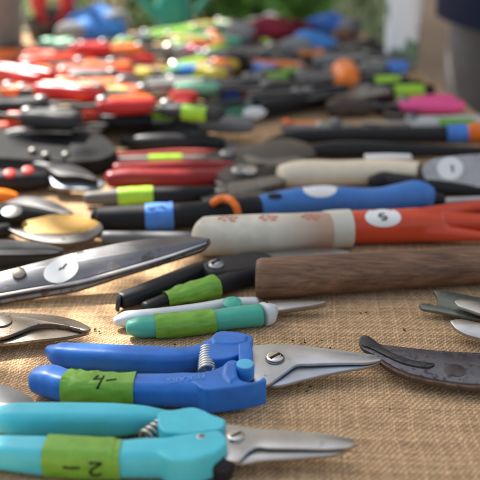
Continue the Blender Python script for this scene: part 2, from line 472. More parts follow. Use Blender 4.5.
# burlap: one sheet, hanging over the right edge and the far end
def cloth():
    bm = B(); xs = []; x = X0
    nx, ny = 150, 260; drop = .34
    def prof(s, lo, hi):        # distance along the cloth -> (pos, fall) over rounded edges
        r = .012
        if s > hi - r:
            a = (s-(hi-r))/r
            if a < math.pi/2: return hi-r+r*math.sin(a), r-r*math.cos(a)
            return hi, r+(s-(hi-r)-r*math.pi/2)
        return s, 0
    grid = []
    for j in range(ny+1):
        row = []
        for i in range(nx+1):
            sx = X0 + (X1+drop-X0)*i/nx; sy = Y0 + (Y1+drop-Y0)*j/ny
            px, fx = prof(sx, X0, X1); py, fy = prof(sy, Y0, Y1)
            z = TZ - max(fx, fy)
            if fx or fy:
                f = max(fx, fy)
                px += .02*noise.noise(Vector((sy*7, 3, 0)))*min(1, f*6)+.01*min(1, f*4); py += .02*noise.noise(Vector((sx*7, 9, 0)))*min(1, f*6)*(fy > 0)
            else:
                z += -.0010 + .0014*noise.noise(Vector((sx*10, sy*14, 1))) + .0006*noise.noise(Vector((sx*30, sy*24, 5)))
            row.append(bm.verts.new(TM @ Vector((px, py, z))))
        grid.append(row)
    for j in range(ny):
        for i in range(nx): bm.faces.new((grid[j][i], grid[j][i+1], grid[j+1][i+1], grid[j+1][i]))
    return bm
me = mesh_of(cloth(), 'burlap_tablecloth', sharp=80)
props(link('burlap_tablecloth', me, burlap_mat()), 'tan woven burlap cloth covering the whole sale table under the tools', 'tablecloth')
BV['cloth'] = BVHTree.FromPolygons([v.co.copy() for v in me.vertices], [tuple(p.vertices) for p in me.polygons])

def dirt_mat():
    m, nt, b = new_mat('dirt')
    v = coords(nt)
    n1 = N(nt, 'ShaderNodeTexNoise', Scale=1.3, Detail=9., Roughness=.65); L(nt, v, n1.inputs['Vector'])
    n2 = N(nt, 'ShaderNodeTexNoise', Scale=40., Detail=6.); L(nt, v, n2.inputs['Vector'])
    a = ramp(nt, n1.outputs[0], [(.35, (.23, .16, .11)), (.6, (.34, .25, .17))])
    c = ramp(nt, n2.outputs[0], [(.3, (.7, .7, .7)), (.6, (1, 1, 1))])
    n = nt.nodes.new('ShaderNodeMix'); n.data_type = 'RGBA'; n.blend_type = 'MULTIPLY'; n.inputs[0].default_value = 1
    L(nt, a.outputs[0], n.inputs[6]); L(nt, c.outputs[0], n.inputs[7]); L(nt, n.outputs[2], b.inputs['Base Color'])
    b.inputs['Roughness'].default_value = .95
    bp = N(nt, 'ShaderNodeBump', Strength=.6, Distance=.02); L(nt, n2.outputs[0], bp.inputs['Height']); L(nt, bp.outputs[0], b.inputs['Normal'])
    return m
bm = B(); S = 60
for i in range(41):
    for j in range(41):
        x, y = -S + 3*i, -S + 3*j
        bm.verts.new((x, y, .0))
bm.verts.ensure_lookup_table()
for i in range(40):
    for j in range(40): bm.faces.new([bm.verts[k] for k in (i*41+j, (i+1)*41+j, (i+1)*41+j+1, i*41+j+1)])
props(link('ground', mesh_of(bm, 'ground'), dirt_mat()), kind='structure')

# ------------------------------------------------------------------ front row, read off the photo
def strokes(T, tape, lists, w=.0006, mat=INK):
    for i, l in enumerate(lists):
        T_bm = ribbon(B(), l, [tape], w); T.part('handwriting', T_bm, mat, tape)
def marks(T, tape, lists, w=.0006, name='handwriting'):
    bm = B()
    for l in lists: ribbon(bm, l, [tape], w)
    me = mesh_of(bm, name); me.transform(T.I); return link(name, me, INK, tape)

def tape_end(T, tape, st, a0, a1, mat, ex, off=.0008):
    """the overlapping free end of a wrapped tape"""
    bm = B(); rows = []; k = len(st[0])
    for i in range(k):
        t = (st[0][min(i+1, k-1)]-st[0][max(i-1, 0)]).normalized(); sd = t.cross(Vector((0, 0, 1))).normalized(); u = sd.cross(t); row = []
        for q in range(13):
            a = R(a0+(a1-a0)*q/12 + 9*noise.noise(Vector((i*.7, a1, 0)))*(q == 12)); ca, sa = math.cos(a), math.sin(a)
            x = math.copysign(abs(ca)**(2/ex), ca); y = math.copysign(abs(sa)**(2/ex), sa); lift = off*(1+.9*(q == 12)*max(0, noise.noise(Vector((i*.5, 7, 0)))+.4))
            row.append(bm.verts.new(st[0][i] + sd*x*(st[1][i]+lift) + u*y*(st[2][i]+lift)))
        rows.append(row)
    for a, b_ in zip(rows, rows[1:]):
        for q in range(12): bm.faces.new((a[q], a[q+1], b_[q+1], b_[q]))
    me = mesh_of(bm, 'tape_end'); me.transform(T.I); o = link('tape_end', me, mat, tape); return o
# teal snips at the very front
TEAL = plastic((.075, .54, .64), .40, .22)
T = Thing('garden_snips', 'turquoise handled garden snips in front with green tape marked 2', 'garden snips', at(120, 452))
up = sil([(0, 406, 429), (8, 404.5, 433), (30, 404, 435), (80, 404, 435), (120, 405, 435), (145, 407, 432), (165, 411, 432), (182, 414, 433)], 1.05)
bm = B(); sweep(bm, *up, ex=2.9, cap=(.9, .4))
plate(bm, [(158, 413), (176, 409), (195, 407), (212, 414), (226, 421), (223, 427), (205, 431), (180, 433), (160, 428)], Plane(195, 420, .0172), .014)
T.part('handle', bm, TEAL, remesh=.0007, smooth_it=14)
lo = sil([(-34, 437, 467), (0, 437, 468), (40, 438, 473), (80, 440, 475), (122, 442, 476), (150, 440, 476), (166, 441, 476), (180, 446, 476)], 1.05)
bm = B(); sweep(bm, *lo, ex=2.9, cap=(.9, .4))
plate(bm, [(150, 441), (165, 437), (180, 434), (205, 431), (219, 430), (226, 436), (227, 442), (222, 448), (207, 455), (188, 460), (165, 457)], Plane(195, 445, .0178), .0155)
h2 = T.part('handle', bm, TEAL, remesh=.0007, smooth_it=14)
bm = B(); sweep(bm, *grow(cut(lo, 40, 122), .0004), ex=2.9, cap=(0, 0), wr=.0006, n=64, closed_caps=False)
tp = T.part('tape', bm, GREENT)
tape_end(T, tp, cut(lo, 41, 121), 20, 118, GREENT, 2.9)
marks(T, tp, [[(89, 463.2), (95, 462.6), (101, 463.2), (97, 466), (91.8, 469.5), (90.3, 472.3), (93, 474.8), (97, 475), (101.5, 474)], [(62.5, 467), (70, 467.8), (80, 467.8)]], .0007)
bm = B(); a, b_ = at(143, 440, .008), at(165, 424, .010); coil(bm, a, b_, .0042, 5, .0011); T.part('spring', bm, metal((.55, .53, .50), .4))
bm = B(); disc(bm, at(221, 473, .002), Vector((.1, -.25, 1)), .0062, .0085, dome=.001, rim=.3); T.part('lock_catch', bm, BLACK)
bolt(T, 'screw', at(201, 437, .0175), Vector((0, -.05, 1)), .0022, .0006, STEEL)
pl = Plane(240, 440, .0125, 4)
bm = B(); plate(bm, [(215, 424), (228, 424), (241, 426), (262, 428.5), (300, 431), (338, 435.5), (353, 439.5), (356, 442.5), (351, 446), (335, 448), (300, 448), (270, 447.5), (256, 447), (249, 451), (239, 460), (226, 459), (214, 450)], pl, .0018)
T.part('blade', bm, metal((.55, .56, .56), .32, .10, (.30, .28, .25), 1., .1, 90.), bevel=.0004)
pl2 = Plane(240, 440, .0104, 4)
bm = B(); plate(bm, [(218, 445), (240, 444), (300, 447), (352, 446), (342, 452), (300, 457.5), (262, 460), (238, 463), (222, 458)], pl2, .002)
T.part('blade', bm, metal((.40, .41, .42), .33), bevel=.0005)
bolt(T, 'pivot_bolt', pl.at(236, 437), pl.n, .0046, .0016, BRIGHT)

# blue snips
BLUE = plastic((.024, .17, .58), .40, .45)
T = Thing('garden_snips', 'royal blue garden snips with green tape marked 4 and a pale blue lock button', 'garden snips', at(150, 388))
up = sil([(51, 344, 358), (57, 343, 364), (70, 343.5, 367), (100, 345, 370), (150, 347, 373), (180, 348, 373), (200, 345, 369), (216, 338, 362), (232, 336, 360)], 1.05)
bm = B(); sweep(bm, *up, ex=3.0, cap=(.8, .3))
plate(bm, [(205, 347), (210, 338), (216, 332), (232, 331), (250, 334, 1), (253, 338), (250, 350, 1), (240, 354), (226, 358), (206, 356)], Plane(230, 343, .016), .0135, n=5)
plate(bm, [(212, 337, 1), (217, 333.5), (234, 333), (247, 335.5, 1), (245, 342, 1), (228, 343), (214, 342, 1)], Plane(230, 338, .0172), .004, n=4)
plate(bm, [(205, 349, 1), (222, 347, 1), (240, 350, 1), (236, 356, 1), (212, 355, 1)], Plane(222, 351, .0150), .006, n=3)
h1 = T.part('handle', bm, BLUE, remesh=.0006, smooth_it=9)
lo = sil([(40, 366.5, 393), (50, 365.5, 397), (64, 370, 400.5), (80, 373, 402), (100, 374, 403), (136, 375, 404), (165, 375, 405), (190, 374.5, 406.5), (208, 378, 407)], 1.05)
bm = B(); sweep(bm, *lo, ex=3.0, cap=(.8, .3))
plate(bm, [(190, 374), (208, 371), (222, 366, 1), (229, 360), (238, 360, 1), (239, 378), (256, 381), (264, 376, 1), (267, 380, 1), (250, 384), (231, 387, 1), (200, 387)], Plane(232, 380, .0184), .0162, n=5)
plate(bm, [(226, 362, 1), (236, 362, 1), (237, 377, 1), (230, 381, 1), (224, 374, 1)], Plane(231, 370, .0197), .004, n=3)
h2 = T.part('handle', bm, BLUE, remesh=.0006, smooth_it=9)
bm = B(); sweep(bm, *grow(cut(lo, 64, 136), .0004), ex=3.0, cap=(0, 0), wr=.0007, n=64, closed_caps=False)
tp = T.part('tape', bm, GREENT)
tape_end(T, tp, cut(lo, 65, 135), 118, 200, GREENT, 3.0)
marks(T, tp, [[(98.6, 375.5), (96, 377.5), (93.7, 379.3), (99, 379), (104, 378)], [(104, 375.8), (101, 381), (97, 389)], [(106, 380.6), (111, 380), (116.5, 379.2)]], .0006)
bm = B(); text_on(bm, 'FISKARS', 204, 374, 167, 379.5, 4.4, [h2], .0005); 
me = mesh_of(bm, 'embossed_lettering'); me.transform(T.I); link('embossed_lettering', me, matte((.14, .34, .72), .5, .1), h2)
bm = B(); coil(bm, at(207, 374, .0105), at(207, 352, .0105), .0050, 9, .00095); T.part('spring', bm, metal((.55, .54, .52), .3))
bm = B(); disc(bm, at(245, 376.5, .012), Vector((0, -.08, 1)), .0056, .0088, rim=.12); ob = T.part('lock_button', bm, plastic((.03, .22, .6), .35, .1))
bm = B(); disc(bm, at(245, 376.5, .012)+Vector((0, -.08, 1)).normalized()*.0088, Vector((0, -.08, 1)), .0051, .0007, rim=.5); T.part('button_cap', bm, plastic((.10, .46, .72), .4, .1), ob)
bm = B(); plate(bm, [(238, 343, 1), (251, 340, 1), (253, 352, 1), (249, 366, 1), (239, 364, 1)], Plane(245, 352, .0185, 8), .007, n=3); T.part('lock_slider', bm, BLUE, bevel=.0012, seg=3)
pl = Plane(275, 360, .0125, 7)
bm = B(); plate(bm, [(247, 347), (262, 344.5), (285, 344), (320, 347.5), (355, 352), (376, 355.5), (381, 359), (372, 361.5), (340, 362.5), (310, 363.5), (296, 364.5), (288, 370), (277, 378), (268, 384), (256, 384), (247, 376)], pl, .0022)
T.part('blade', bm, metal((.60, .63, .66), .40, .12, (.30, .29, .27), 1., .1, 90.), bevel=.0005)
pl3 = Plane(275, 360, .0126, 7)
bm = B(); plate(bm, [(262, 381), (275, 378), (290, 367), (310, 363), (345, 361.5), (380, 359), (381, 361.5), (372, 365), (335, 372), (300, 380), (285, 384), (270, 385)], Plane(275, 360, .0102, 7), .0022)
T.part('blade', bm, metal((.50, .56, .66), .36), bevel=.0006)
bm = B(); disc(bm, pl.at(275, 359), pl.n, .0060, .0007); T.part('washer', bm, DARKSTEEL)
bolt(T, 'pivot_bolt', pl.at(275, 358.6), pl.n, .0052, .0017, CHROME, dome=.0006)

# mint and white snips
MINT = plastic((.065, .40, .29), .38, .25); WHITE = plastic((.62, .66, .68), .38, .2)
T = Thing('garden_snips', 'closed mint green and white snips with green tape behind the blue pair', 'garden snips', at(190, 325))
up = sil([(117, 316, 326), (124, 312, 327.5), (140, 310, 326), (160, 308, 323), (200, 303, 317), (230, 298, 311), (255, 297, 310)], 1.1)
bm = B(); sweep(bm, *up, ex=2.3, cap=(.7, .6)); T.part('handle', bm, WHITE)
lo = sil([(131, 320, 335), (138, 317.5, 337), (155, 315.5, 337), (185, 313, 335), (214, 310, 331), (240, 306, 328), (260, 304, 326)], 1.1)
bm = B(); sweep(bm, *lo, ex=2.3, cap=(.7, .3)); hm = T.part('handle', bm, MINT)
bm = B(); sweep(bm, *grow(cut(lo, 154, 214), .0006), ex=2.3, cap=(0, 0), wr=.0007, n=64, closed_caps=False); T.part('tape', bm, GREENT)
bm = B(); sweep(bm, *sil([(263, 303.2, 325.8), (268, 301.5, 324.5), (272, 301, 319)], 1.0), ex=3, cap=(.05, .3)); T.part('end_cap', bm, WHITE)
bm = B(); disc(bm, at(232, 304, .0115), Vector((0, -.15, 1)), .0068, .002, dome=.002); T.part('lock_button', bm, MINT)
bm = B(); plate(bm, [(268, 302), (300, 299.5), (322, 300), (326, 301.5), (318, 304), (300, 307), (270, 309)], Plane(290, 304, .009, 10), .004); T.part('blade', bm, metal((.4, .4, .41), .3), bevel=.0012)

# black pruner with green tape
T = Thing('pruning_shears', 'matte black pruning shears with bright green tape, beside the brown wooden handle end', 'pruning shears', at(200, 285))
bm = B(); sweep(bm, *sil([(121, 292, 309), (140, 285, 304), (170, 273, 293), (200, 262, 281), (228, 256, 275)], 1.1), ex=2.8, cap=(.35, .4)); T.part('handle', bm, BLACK)
bm = B(); disc(bm, at(120, 303, .006), Vector((-.95, -.1, .1)), .0062, .003, rim=.3); T.part('end_cap', bm, plastic((.035, .035, .035), .3, .1))
lo = sil([(146, 301, 314), (166, 293, 305), (190, 284, 301), (216, 276, 296), (240, 267, 288), (268, 260, 282)], 1.1)
bm = B(); sweep(bm, *lo, ex=2.4, cap=(.6, .4)); T.part('handle', bm, BLACK)
bm = B(); sweep(bm, *grow(cut(lo, 165, 217), .0008), ex=2.4, cap=(0, 0), wr=.0008, n=64, closed_caps=False); T.part('tape', bm, GREENT)
bm = B(); plate(bm, [(203, 263), (214, 257), (230, 254), (262, 251), (276, 258), (258, 266), (232, 271), (208, 270)], Plane(225, 262, .0155), .011); T.part('body', bm, BLACK, bevel=.003, seg=3)
bolt(T, 'pivot_bolt', at(216, 265.5, .0153), Vector((.0, -.2, 1)), .0058, .002, metal((.45, .44, .42), .3, .1), dome=.002)
bm = B(); plate(bm, [(255, 258), (290, 250), (330, 248), (350, 251), (320, 258), (270, 268)], Plane(280, 256, .010), .003); T.part('blade', bm, STEEL, bevel=.0008)

# long steel shears on the left
STEELD = metal((.19, .19, .20), .34, .25, (.085, .078, .07), 1., .15, 55.)
T = Thing('grass_shears', 'long tarnished steel shears with a white round sticker, tip resting by the cream handle', 'shears', at(60, 295))
pl = Plane(100, 265, .020, 26)
bm = B(); plate(bm, [(210, 238.5, 1), (190, 236), (165, 237), (130, 241), (90, 249), (40, 261.5), (0, 272), (-60, 288), (-60, 306), (0, 292.5), (40, 285.5), (75, 280), (120, 268), (165, 255), (207, 241.5, 1)], pl, .0026)
bl = T.part('blade', bm, STEELD, bevel=.0006)
pb = Plane(100, 265, .0195, 26)
def off(pl, d):
    q = Plane(100, 265, .02, 26); q.p = pl.p - pl.n*d; q.n = pl.n; return q
bm = B(); pe = off(pl, .0006); n1 = (pl.n + Vector((0, -.9, .15))).normalized()
plate(bm, [(207, 242, 1), (165, 255.5), (120, 268.5), (75, 280.5), (40, 286), (0, 293), (-58, 306.3, 1), (-58, 308.5, 1), (0, 296), (40, 289), (75, 283.5), (120, 271.8), (165, 258.5), (206, 243.5, 1)], pe, .0022, n=5)
T.part('ground_edge', bm, metal((.66, .65, .63), .2), bevel=.0004)
bm = B(); plate(bm, [(209, 240, 1), (165, 257), (120, 270), (75, 283), (40, 289), (0, 296), (-60, 310), (-60, 322), (0, 303), (40, 296), (75, 290), (120, 276), (165, 262), (205, 248), (211, 241, 1)], off(pl, .0036), .0028)
T.part('blade', bm, metal((.26, .23, .20), .38, .3), bevel=.0006)
bm = B(); disc(bm, pl.at(19, 274), pl.n, .0050, .0022, dome=.0010); T.part('pivot_bolt', bm, metal((.52, .45, .34), .25, .1))
bm = B(); patch(bm, 61, 270.6, 18, 11.6, [bl], .0003, tilt=-20); st = T.part('sticker', bm, PAPER)
marks(T, st, [[(59.2, 270.5), (60.5, 268.6), (62, 268), (63, 268.4), (64.4, 266), (67, 263.8)]], .0006)
bm = B(); sweep(bm, *sil([(-50, 286, 312), (-90, 292, 322), (-180, 310, 345)][::-1], 1.1), ex=2.2); T.part('handle', bm, BLACK)

# brown bypass jaws entering on the left
T = Thing('pruning_shears', 'worn brown steel pruner jaws pointing right at the left edge, below the long shears', 'pruning shears', at(20, 345))
pl = Plane(40, 326, .0125, 6); JM = metal((.30, .265, .22), .36, .25, (.13, .07, .035))
bm = B(); plate(bm, [(-40, 313), (0, 312), (22, 312.5), (45, 314), (65, 317), (82, 322.5), (90.5, 328.5), (86, 330.5), (76, 328), (60, 324.5), (45, 323.5), (33, 325.5), (22, 330), (8, 335.5), (-40, 337)], pl, .0026); T.part('blade', bm, JM, bevel=.0005)
bm = B(); plate(bm, [(-40, 338), (5, 334), (24, 328), (45, 325), (65, 327), (82, 330), (89, 331), (70, 336), (40, 339.5), (0, 344), (-40, 346)], Plane(40, 326, .0098, 6), .0026); T.part('hooked_blade', bm, metal((.34, .30, .25), .33, .2, (.16, .08, .035)), bevel=.0006)
bolt(T, 'pivot_bolt', pl.at(2, 322), pl.n, .0066, .0012, JM, slot=False)
bm = B(); sweep(bm, *sil([(-190, 305, 325), (-80, 308, 328), (-20, 311, 330)], 1.1)); T.part('handle', bm, plastic((.35, .02, .015)))
bm = B(); sweep(bm, *sil([(-190, 345, 365), (-80, 335, 356), (-20, 329, 347)], 1.1)); T.part('handle', bm, plastic((.35, .02, .015)))

# pale blade tip behind the turquoise snips
T = Thing('scissors', 'pale grey scissor blade poking in at the left edge behind the turquoise snips', 'scissors', at(5, 402))
bm = B(); plate(bm, [(-70, 372), (0, 383.5), (20, 390.5), (33, 399), (36, 403.5), (20, 405), (-70, 406)], Plane(5, 395, .008, 4), .002); T.part('blade', bm, metal((.24, .245, .25), .5), bevel=.0005)
bm = B(); plate(bm, [(-70, 390), (0, 396), (26, 402), (30, 406), (0, 410), (-70, 414)], Plane(5, 395, .0055, 4), .002); T.part('blade', bm, metal((.40, .41, .42), .45), bevel=.0005)
bm = B(); sweep(bm, *sil([(-150, 375, 395), (-100, 374, 394), (-55, 376, 396)], 1.)); T.part('handle', bm, BLACK)

# charcoal tapered handle on the left
T = Thing('pruning_saw', 'closed charcoal plastic pruning saw tapering to a point, left edge above the long shears', 'pruning saw', at(0, 262))
bm = B(); sweep(bm, *sil([(-70, 236, 270), (0, 240.5, 267), (30, 242, 264), (50, 245, 260), (62, 248.5, 256)], 1.3), ex=2.6); T.part('handle', bm, plastic((.045, .045, .047), .5, .2))
bm = B(); plate(bm, [(-40, 250, 1), (50, 250), (60, 252), (50, 254), (-40, 255, 1)], Plane(0, 252, .020), .002, n=3); T.part('blade', bm, BLACK)

# yellowed blade secateurs
T = Thing('pruning_shears', 'black pruning shears with a yellowed broad blade and grey hook at left', 'pruning shears', at(30, 235))
bm = B(); plate(bm, [(22, 224), (40, 217), (60, 214), (82, 217), (99, 223.5), (92, 229), (70, 233), (45, 233), (26, 231)], Plane(60, 224, .013, 8), .002); T.part('blade', bm, metal((.52, .29, .045), .62, .15, (.36, .19, .03), .1), bevel=.0004)
bm = B(); plate(bm, [(8, 228), (25, 230), (45, 233.5), (70, 234), (88, 230), (100, 222), (103, 227), (95, 236), (75, 242), (48, 242), (18, 234)], Plane(60, 232, .011, 8), .003); T.part('hooked_blade', bm, metal((.12, .115, .11), .5, .15, met=.8), bevel=.0008)
bm = B(); plate(bm, [(5, 204), (20, 197), (40, 197.5), (58, 203), (73, 212.5), (62, 213), (42, 208), (15, 207)], Plane(40, 205, .009, 8), .0025); T.part('spring_arm', bm, metal((.14, .14, .14), .5, met=.8), bevel=.0006)
bm = B(); sweep(bm, *sil([(-80, 208, 236), (-25, 204, 228), (12, 204, 225), (38, 208, 222), (57, 212, 220)], 1.3), ex=2.6); T.part('body', bm, BLACK)
bolt(T, 'pivot_bolt', at(12, 212, .0215), Vector((0, -.25, 1)), .0085, .0015, metal((.22, .22, .22), .45), slot=False, dome=.0015)
bm = B(); sweep(bm, *sil([(-90, 236, 252), (-40, 229, 246), (8, 223, 236)], 1.2)); T.part('handle', bm, BLACK)

# old hooked blade on the right
T = Thing('grafting_knife', 'old pitted dark steel hooked blade lying right of the blue snips tip', 'pruning knife', at(430, 382))
OLD = metal((.17, .17, .19), .40, .34, (.055, .044, .052), 1.0, .1, 190.)
pl = Plane(420, 362, .0105, 5)
bm = B(); plate(bm, [(359, 339), (361, 335.5), (367, 335), (373, 338.5), (379, 343), (395, 345.5), (420, 348.5), (450, 351), (490, 352.5), (540, 352), (540, 386), (490, 384), (455, 381.5), (425, 376.5), (402, 370), (385, 361), (371, 352.5), (362, 347)], pl, .0030)
kb = T.part('blade', bm, OLD, bevel=.0007)
bm = B(); plate(bm, [(360, 339), (367, 335.5), (374, 340), (388, 350), (410, 359), (435, 364), (430, 366.5), (405, 363), (384, 354), (370, 347), (362, 344)], Plane(420, 362, .0116, 5), .0016)
T.part('blade_spine', bm, metal((.10, .10, .105), .4, .4, (.03, .025, .03)), bevel=.0006)
bm = B(); plate(bm, [(378, 358), (402, 371), (425, 377.5), (455, 382.5), (540, 387), (540, 390), (455, 385.5), (425, 380.5), (400, 373.5), (380, 361.5)], Plane(420, 362, .0098, 5), .003); T.part('counter_blade', bm, metal((.16, .12, .10), .4, .5, (.08, .045, .03)), bevel=.0006)
bm = B(); disc(bm, pl.at(455, 370.5), pl.n, .0066, .0005, rim=.4); T.part('pivot_bolt', bm, metal((.15, .145, .15), .36, .3, (.04, .03, .035)))
bm = B(); sweep(bm, *sil([(535, 350, 392), (580, 346, 394), (680, 350, 398)], 1.1)); T.part('handle', bm, wood((.10, .05, .03), (.2, .11, .06)))

# grey-green shears coming in at the right
T = Thing('grass_shears', 'grey green open grass shears with pale blades entering at the right edge', 'shears', at(470, 330))
G1 = metal((.20, .235, .215), .42, .2, (.09, .10, .09)); G2 = metal((.54, .55, .54), .34)
bm = B(); plate(bm, [(419, 304.5), (428, 303), (437, 305), (437, 298), (433, 290, 1), (446, 291), (480, 297), (560, 306), (560, 330), (480, 319), (440, 311.5), (421, 307.5)], Plane(450, 305, .008, 8), .0025); T.part('blade', bm, G1, bevel=.0006)
bm = B(); plate(bm, [(454, 301), (460, 298.5), (480, 300.5), (560, 310), (560, 330), (490, 316), (470, 309.5), (457, 304.5)], Plane(470, 305, .0125, 8), .003); T.part('blade', bm, G2, bevel=.0012)
bm = B(); plate(bm, [(450, 320.5), (458, 318.5), (480, 322), (560, 332), (560, 352), (480, 338), (466, 334), (454, 326.5)], Plane(470, 325, .011, 14), .003); T.part('blade', bm, G2, bevel=.0012)
bm = B(); sweep(bm, *sil([(550, 308, 346), (600, 305, 345), (700, 312, 350)], 1.2)); T.part('handle', bm, plastic((.05, .2, .08)))

# brown wooden handle
T = Thing('hand_trowel', 'thick round brown wooden tool handle lying across the right side', 'hand trowel', at(370, 292))
rows = [(256.5, 260, 296.5), (260, 258.3, 298.3), (270, 257.5, 298.5), (330, 254, 294), (400, 250.5, 289), (480, 247, 283.5), (545, 246, 278)]
bm = B(); sweep(bm, *sil(rows, 1.0), ex=2.0, cap=(.06, .2), n=40); T.part('handle', bm, wood((.095, .046, .025), (.30, .155, .082), .62, (9, 420, 420)))
bm = B(); sweep(bm, *sil([(540, 247, 277), (580, 250, 274)], 1.0)); T.part('ferrule', bm, STEEL)
bm = B(); plate(bm, [(575, 255), (620, 245), (700, 240), (760, 250), (700, 272), (620, 275), (578, 268)], Plane(650, 258, .02, 6), .002); T.part('blade', bm, STEEL)

# cream handled red hand fork
CREAM = wood((.50, .44, .34), (.63, .58, .48), .45, (30, 90, 90)); RED = plastic((.62, .065, .022), .38, .2)
T = Thing('hand_fork', 'hand fork with bright red head and cream handle printed with red flowers', 'hand fork', at(300, 252))
hrow = [(199, 219.5, 251), (202, 217, 254.5), (206, 216.5, 255.5), (225, 215.5, 256), (262, 214, 255), (300, 213, 252), (328, 211.5, 249)]
def creamy():
    m, nt, b = new_mat('worn_cream')
    v = coords(nt); n1 = N(nt, 'ShaderNodeTexNoise', Scale=45., Detail=6., Roughness=.65); L(nt, v, n1.inputs['Vector'])
    sp = N(nt, 'ShaderNodeSeparateXYZ'); L(nt, v, sp.inputs[0])
    a = ramp(nt, n1.outputs[0], [(.3, (.50, .45, .35)), (.65, (.70, .65, .54))])
    t = mth(nt, 'ADD', sp.outputs[0], mth(nt, 'MULTIPLY_ADD', n1.outputs[0], .06, -.03))
    w = ramp(nt, mth(nt, 'MULTIPLY_ADD', t, 12., .35), [(.1, (0, 0, 0)), (.55, (1, 1, 1))])
    L(nt, mixc(nt, mth(nt, 'MULTIPLY', w.outputs[0], .75), a.outputs[0], (.40, .20, .115)), b.inputs['Base Color'])
    b.inputs['Roughness'].default_value = .45
    return m
bm = B(); hs = sil(hrow, 1.0); sweep(bm, *hs, ex=2.1, cap=(.15, .1), n=40); hh = T.part('handle', bm, creamy())
fm = matte((.60, .22, .15), .5, .5)
for cx in (228, 268, 311):
    bm = B()
    for dx, dy, pr in ((-7.5, -.3, 2.2), (-3.4, 1.6, 2.6), (1.2, .2, 1.6), (4.6, 1.9, 2.9), (7.8, -.9, 2.1), (-.6, -1.9, 2.4), (4.0, -1.7, 1.5), (-5.2, -2.2, 1.5)):
        patch(bm, cx+dx+noise.noise(Vector((cx*.37, dx*.9, .5)))*1.8, 218.9-(cx-228)*.022+dy, pr, 1.1, [hh], .0003, rings=2, seg=10, wob=.8)
    me = mesh_of(bm, 'flower_print'); me.transform(T.I); link('flower_print', me, fm, hh)
bm = B(); sweep(bm, *grow(sil([(325, 211.5, 249), (336, 210.5, 248), (350, 210, 247)], 1.0), .0006), ex=2.1, cap=(.1, .12), n=40); T.part('collar', bm, plastic((.60, .57, .47), .4, .15))
bm = B()
sweep(bm, *sil([(348, 211, 244), (375, 210, 243), (400, 209, 242.5), (420, 208, 241), (434, 210, 239)], 1.05), ex=2.4, cap=(.05, .8))
for rows in ([(410, 210, 230), (435, 205.5, 222), (465, 202, 214), (485, 199.5, 211), (540, 193, 206), (590, 192, 204)],
             [(415, 212, 235), (450, 212, 232), (480, 214, 230), (540, 212, 227), (600, 212, 226)],
             [(410, 217, 242), (440, 224, 241.5), (480, 231, 241.5), (540, 234, 246), (600, 236, 249)]):
    sweep(bm, *sil(rows, 1.3), ex=2.4, cap=(.3, .8))
rh = T.part('fork_head', bm, RED, remesh=.0011, smooth_it=26)
bm = B(); patch(bm, 383, 217.5, 18, 9.5, [rh], .0004, tilt=2); st = T.part('sticker', bm, PAPER)
marks(T, st, [[(384.5, 213.6), (380, 214.2), (379.5, 216.5), (383, 216.6), (386.5, 217.2), (386, 219.2), (381.5, 219.6)]], .0008)

# blue grip
T = Thing('hand_weeder', 'weeder with wavy cornflower blue grip and white sticker behind the red fork', 'hand weeder', at(340, 215))
BG = plastic((.05, .19, .52), .55, .3)
bm = B(); sweep(bm, *sil([(260, 195.5, 219), (275, 192, 218), (300, 187.5, 216), (322, 185.5, 214.5), (350, 187.5, 213), (380, 187.5, 213), (400, 183.5, 212.5), (416, 180.5, 212), (424, 182.5, 211), (429, 186, 209)], 1.0), ex=2.1, cap=(.1, .45), n=40); gh = T.part('handle', bm, BG)
bm = B(); sweep(bm, *sil([(240, 196, 220), (252, 195, 220), (262, 195, 220)], 1.0), cap=(.1, .1)); T.part('ferrule', bm, BLACK)
bm = B(); patch(bm, 320, 189, 17, 8.5, [gh], .0004); st = T.part('sticker', bm, PAPER)
bm = B(); patch(bm, 275, 196.5, 7.5, 3, [gh], .0004, rings=3, seg=16); T.part('hanging_hole', bm, INK)
bm = B(); sweep(bm, *[[at(242, 209, .012), at(215, 211, .012), at(185, 216, .012)], [.004]*3, [.004]*3]); T.part('tang', bm, STEEL)

# ------------------------------------------------------------------ middle rows
GRIP = plastic((.016, .016, .018), .58, .2); GREYP = plastic((.16, .16, .155), .5, .3); CHAR = plastic((.022, .022, .024), .45, .2)
ORG = plastic((.80, .17, .015), .4, .1); REDP = plastic((.25, .008, .010), .36, .2); TAN = plastic((.82, .70, .50), .5, .2)
GM = metal((.25, .25, .25), .34, .06, (.06, .05, .04)); OLDM = metal((.13, .13, .13), .36, .10, (.04, .03, .025))

T = Thing('pruning_shears', 'black cylinder gripped pruning shears with blue tape and curled orange latch', 'pruning shears', at(170, 232))
s_ = sil([(98, 207.5, 231), (120, 206, 230.5), (140, 205, 230), (173, 203.5, 229), (215, 200, 226), (240, 197, 222), (254, 196, 219)], 1.)
bm = B(); sweep(bm, *s_, ex=2.1, cap=(.2, .3)); T.part('handle', bm, GRIP)
bm = B(); sweep(bm, *grow(cut(s_, 140, 173), .0008), ex=2.1, cap=(0, 0), wr=.0006, n=48, closed_caps=False); tp = T.part('tape', bm, BLUET)
marks(T, tp, [[(148, 207.5), (152, 209), (155, 206.8)], [(157, 207.5), (163, 207), (166, 209)]], .0008)
bm = B(); c = at(98, 219.5, .0095); disc(bm, c + Vector((-.003, 0, 0)), Vector((-1, .08, 0)), .0085, .002); T.part('end_cap', bm, CHAR)
P = [(213, 203, .022), (219, 199, .026), (226, 198, .027), (232, 201, .027), (236, 206, .024), (238, 213, .018)]
bm = B(); sweep(bm, [at(*p) for p in P], [.0042, .0052, .0046, .0036, .0032, .003], [.0034]*6, cap=(.8, .8)); T.part('latch', bm, ORG, remesh=.0012)
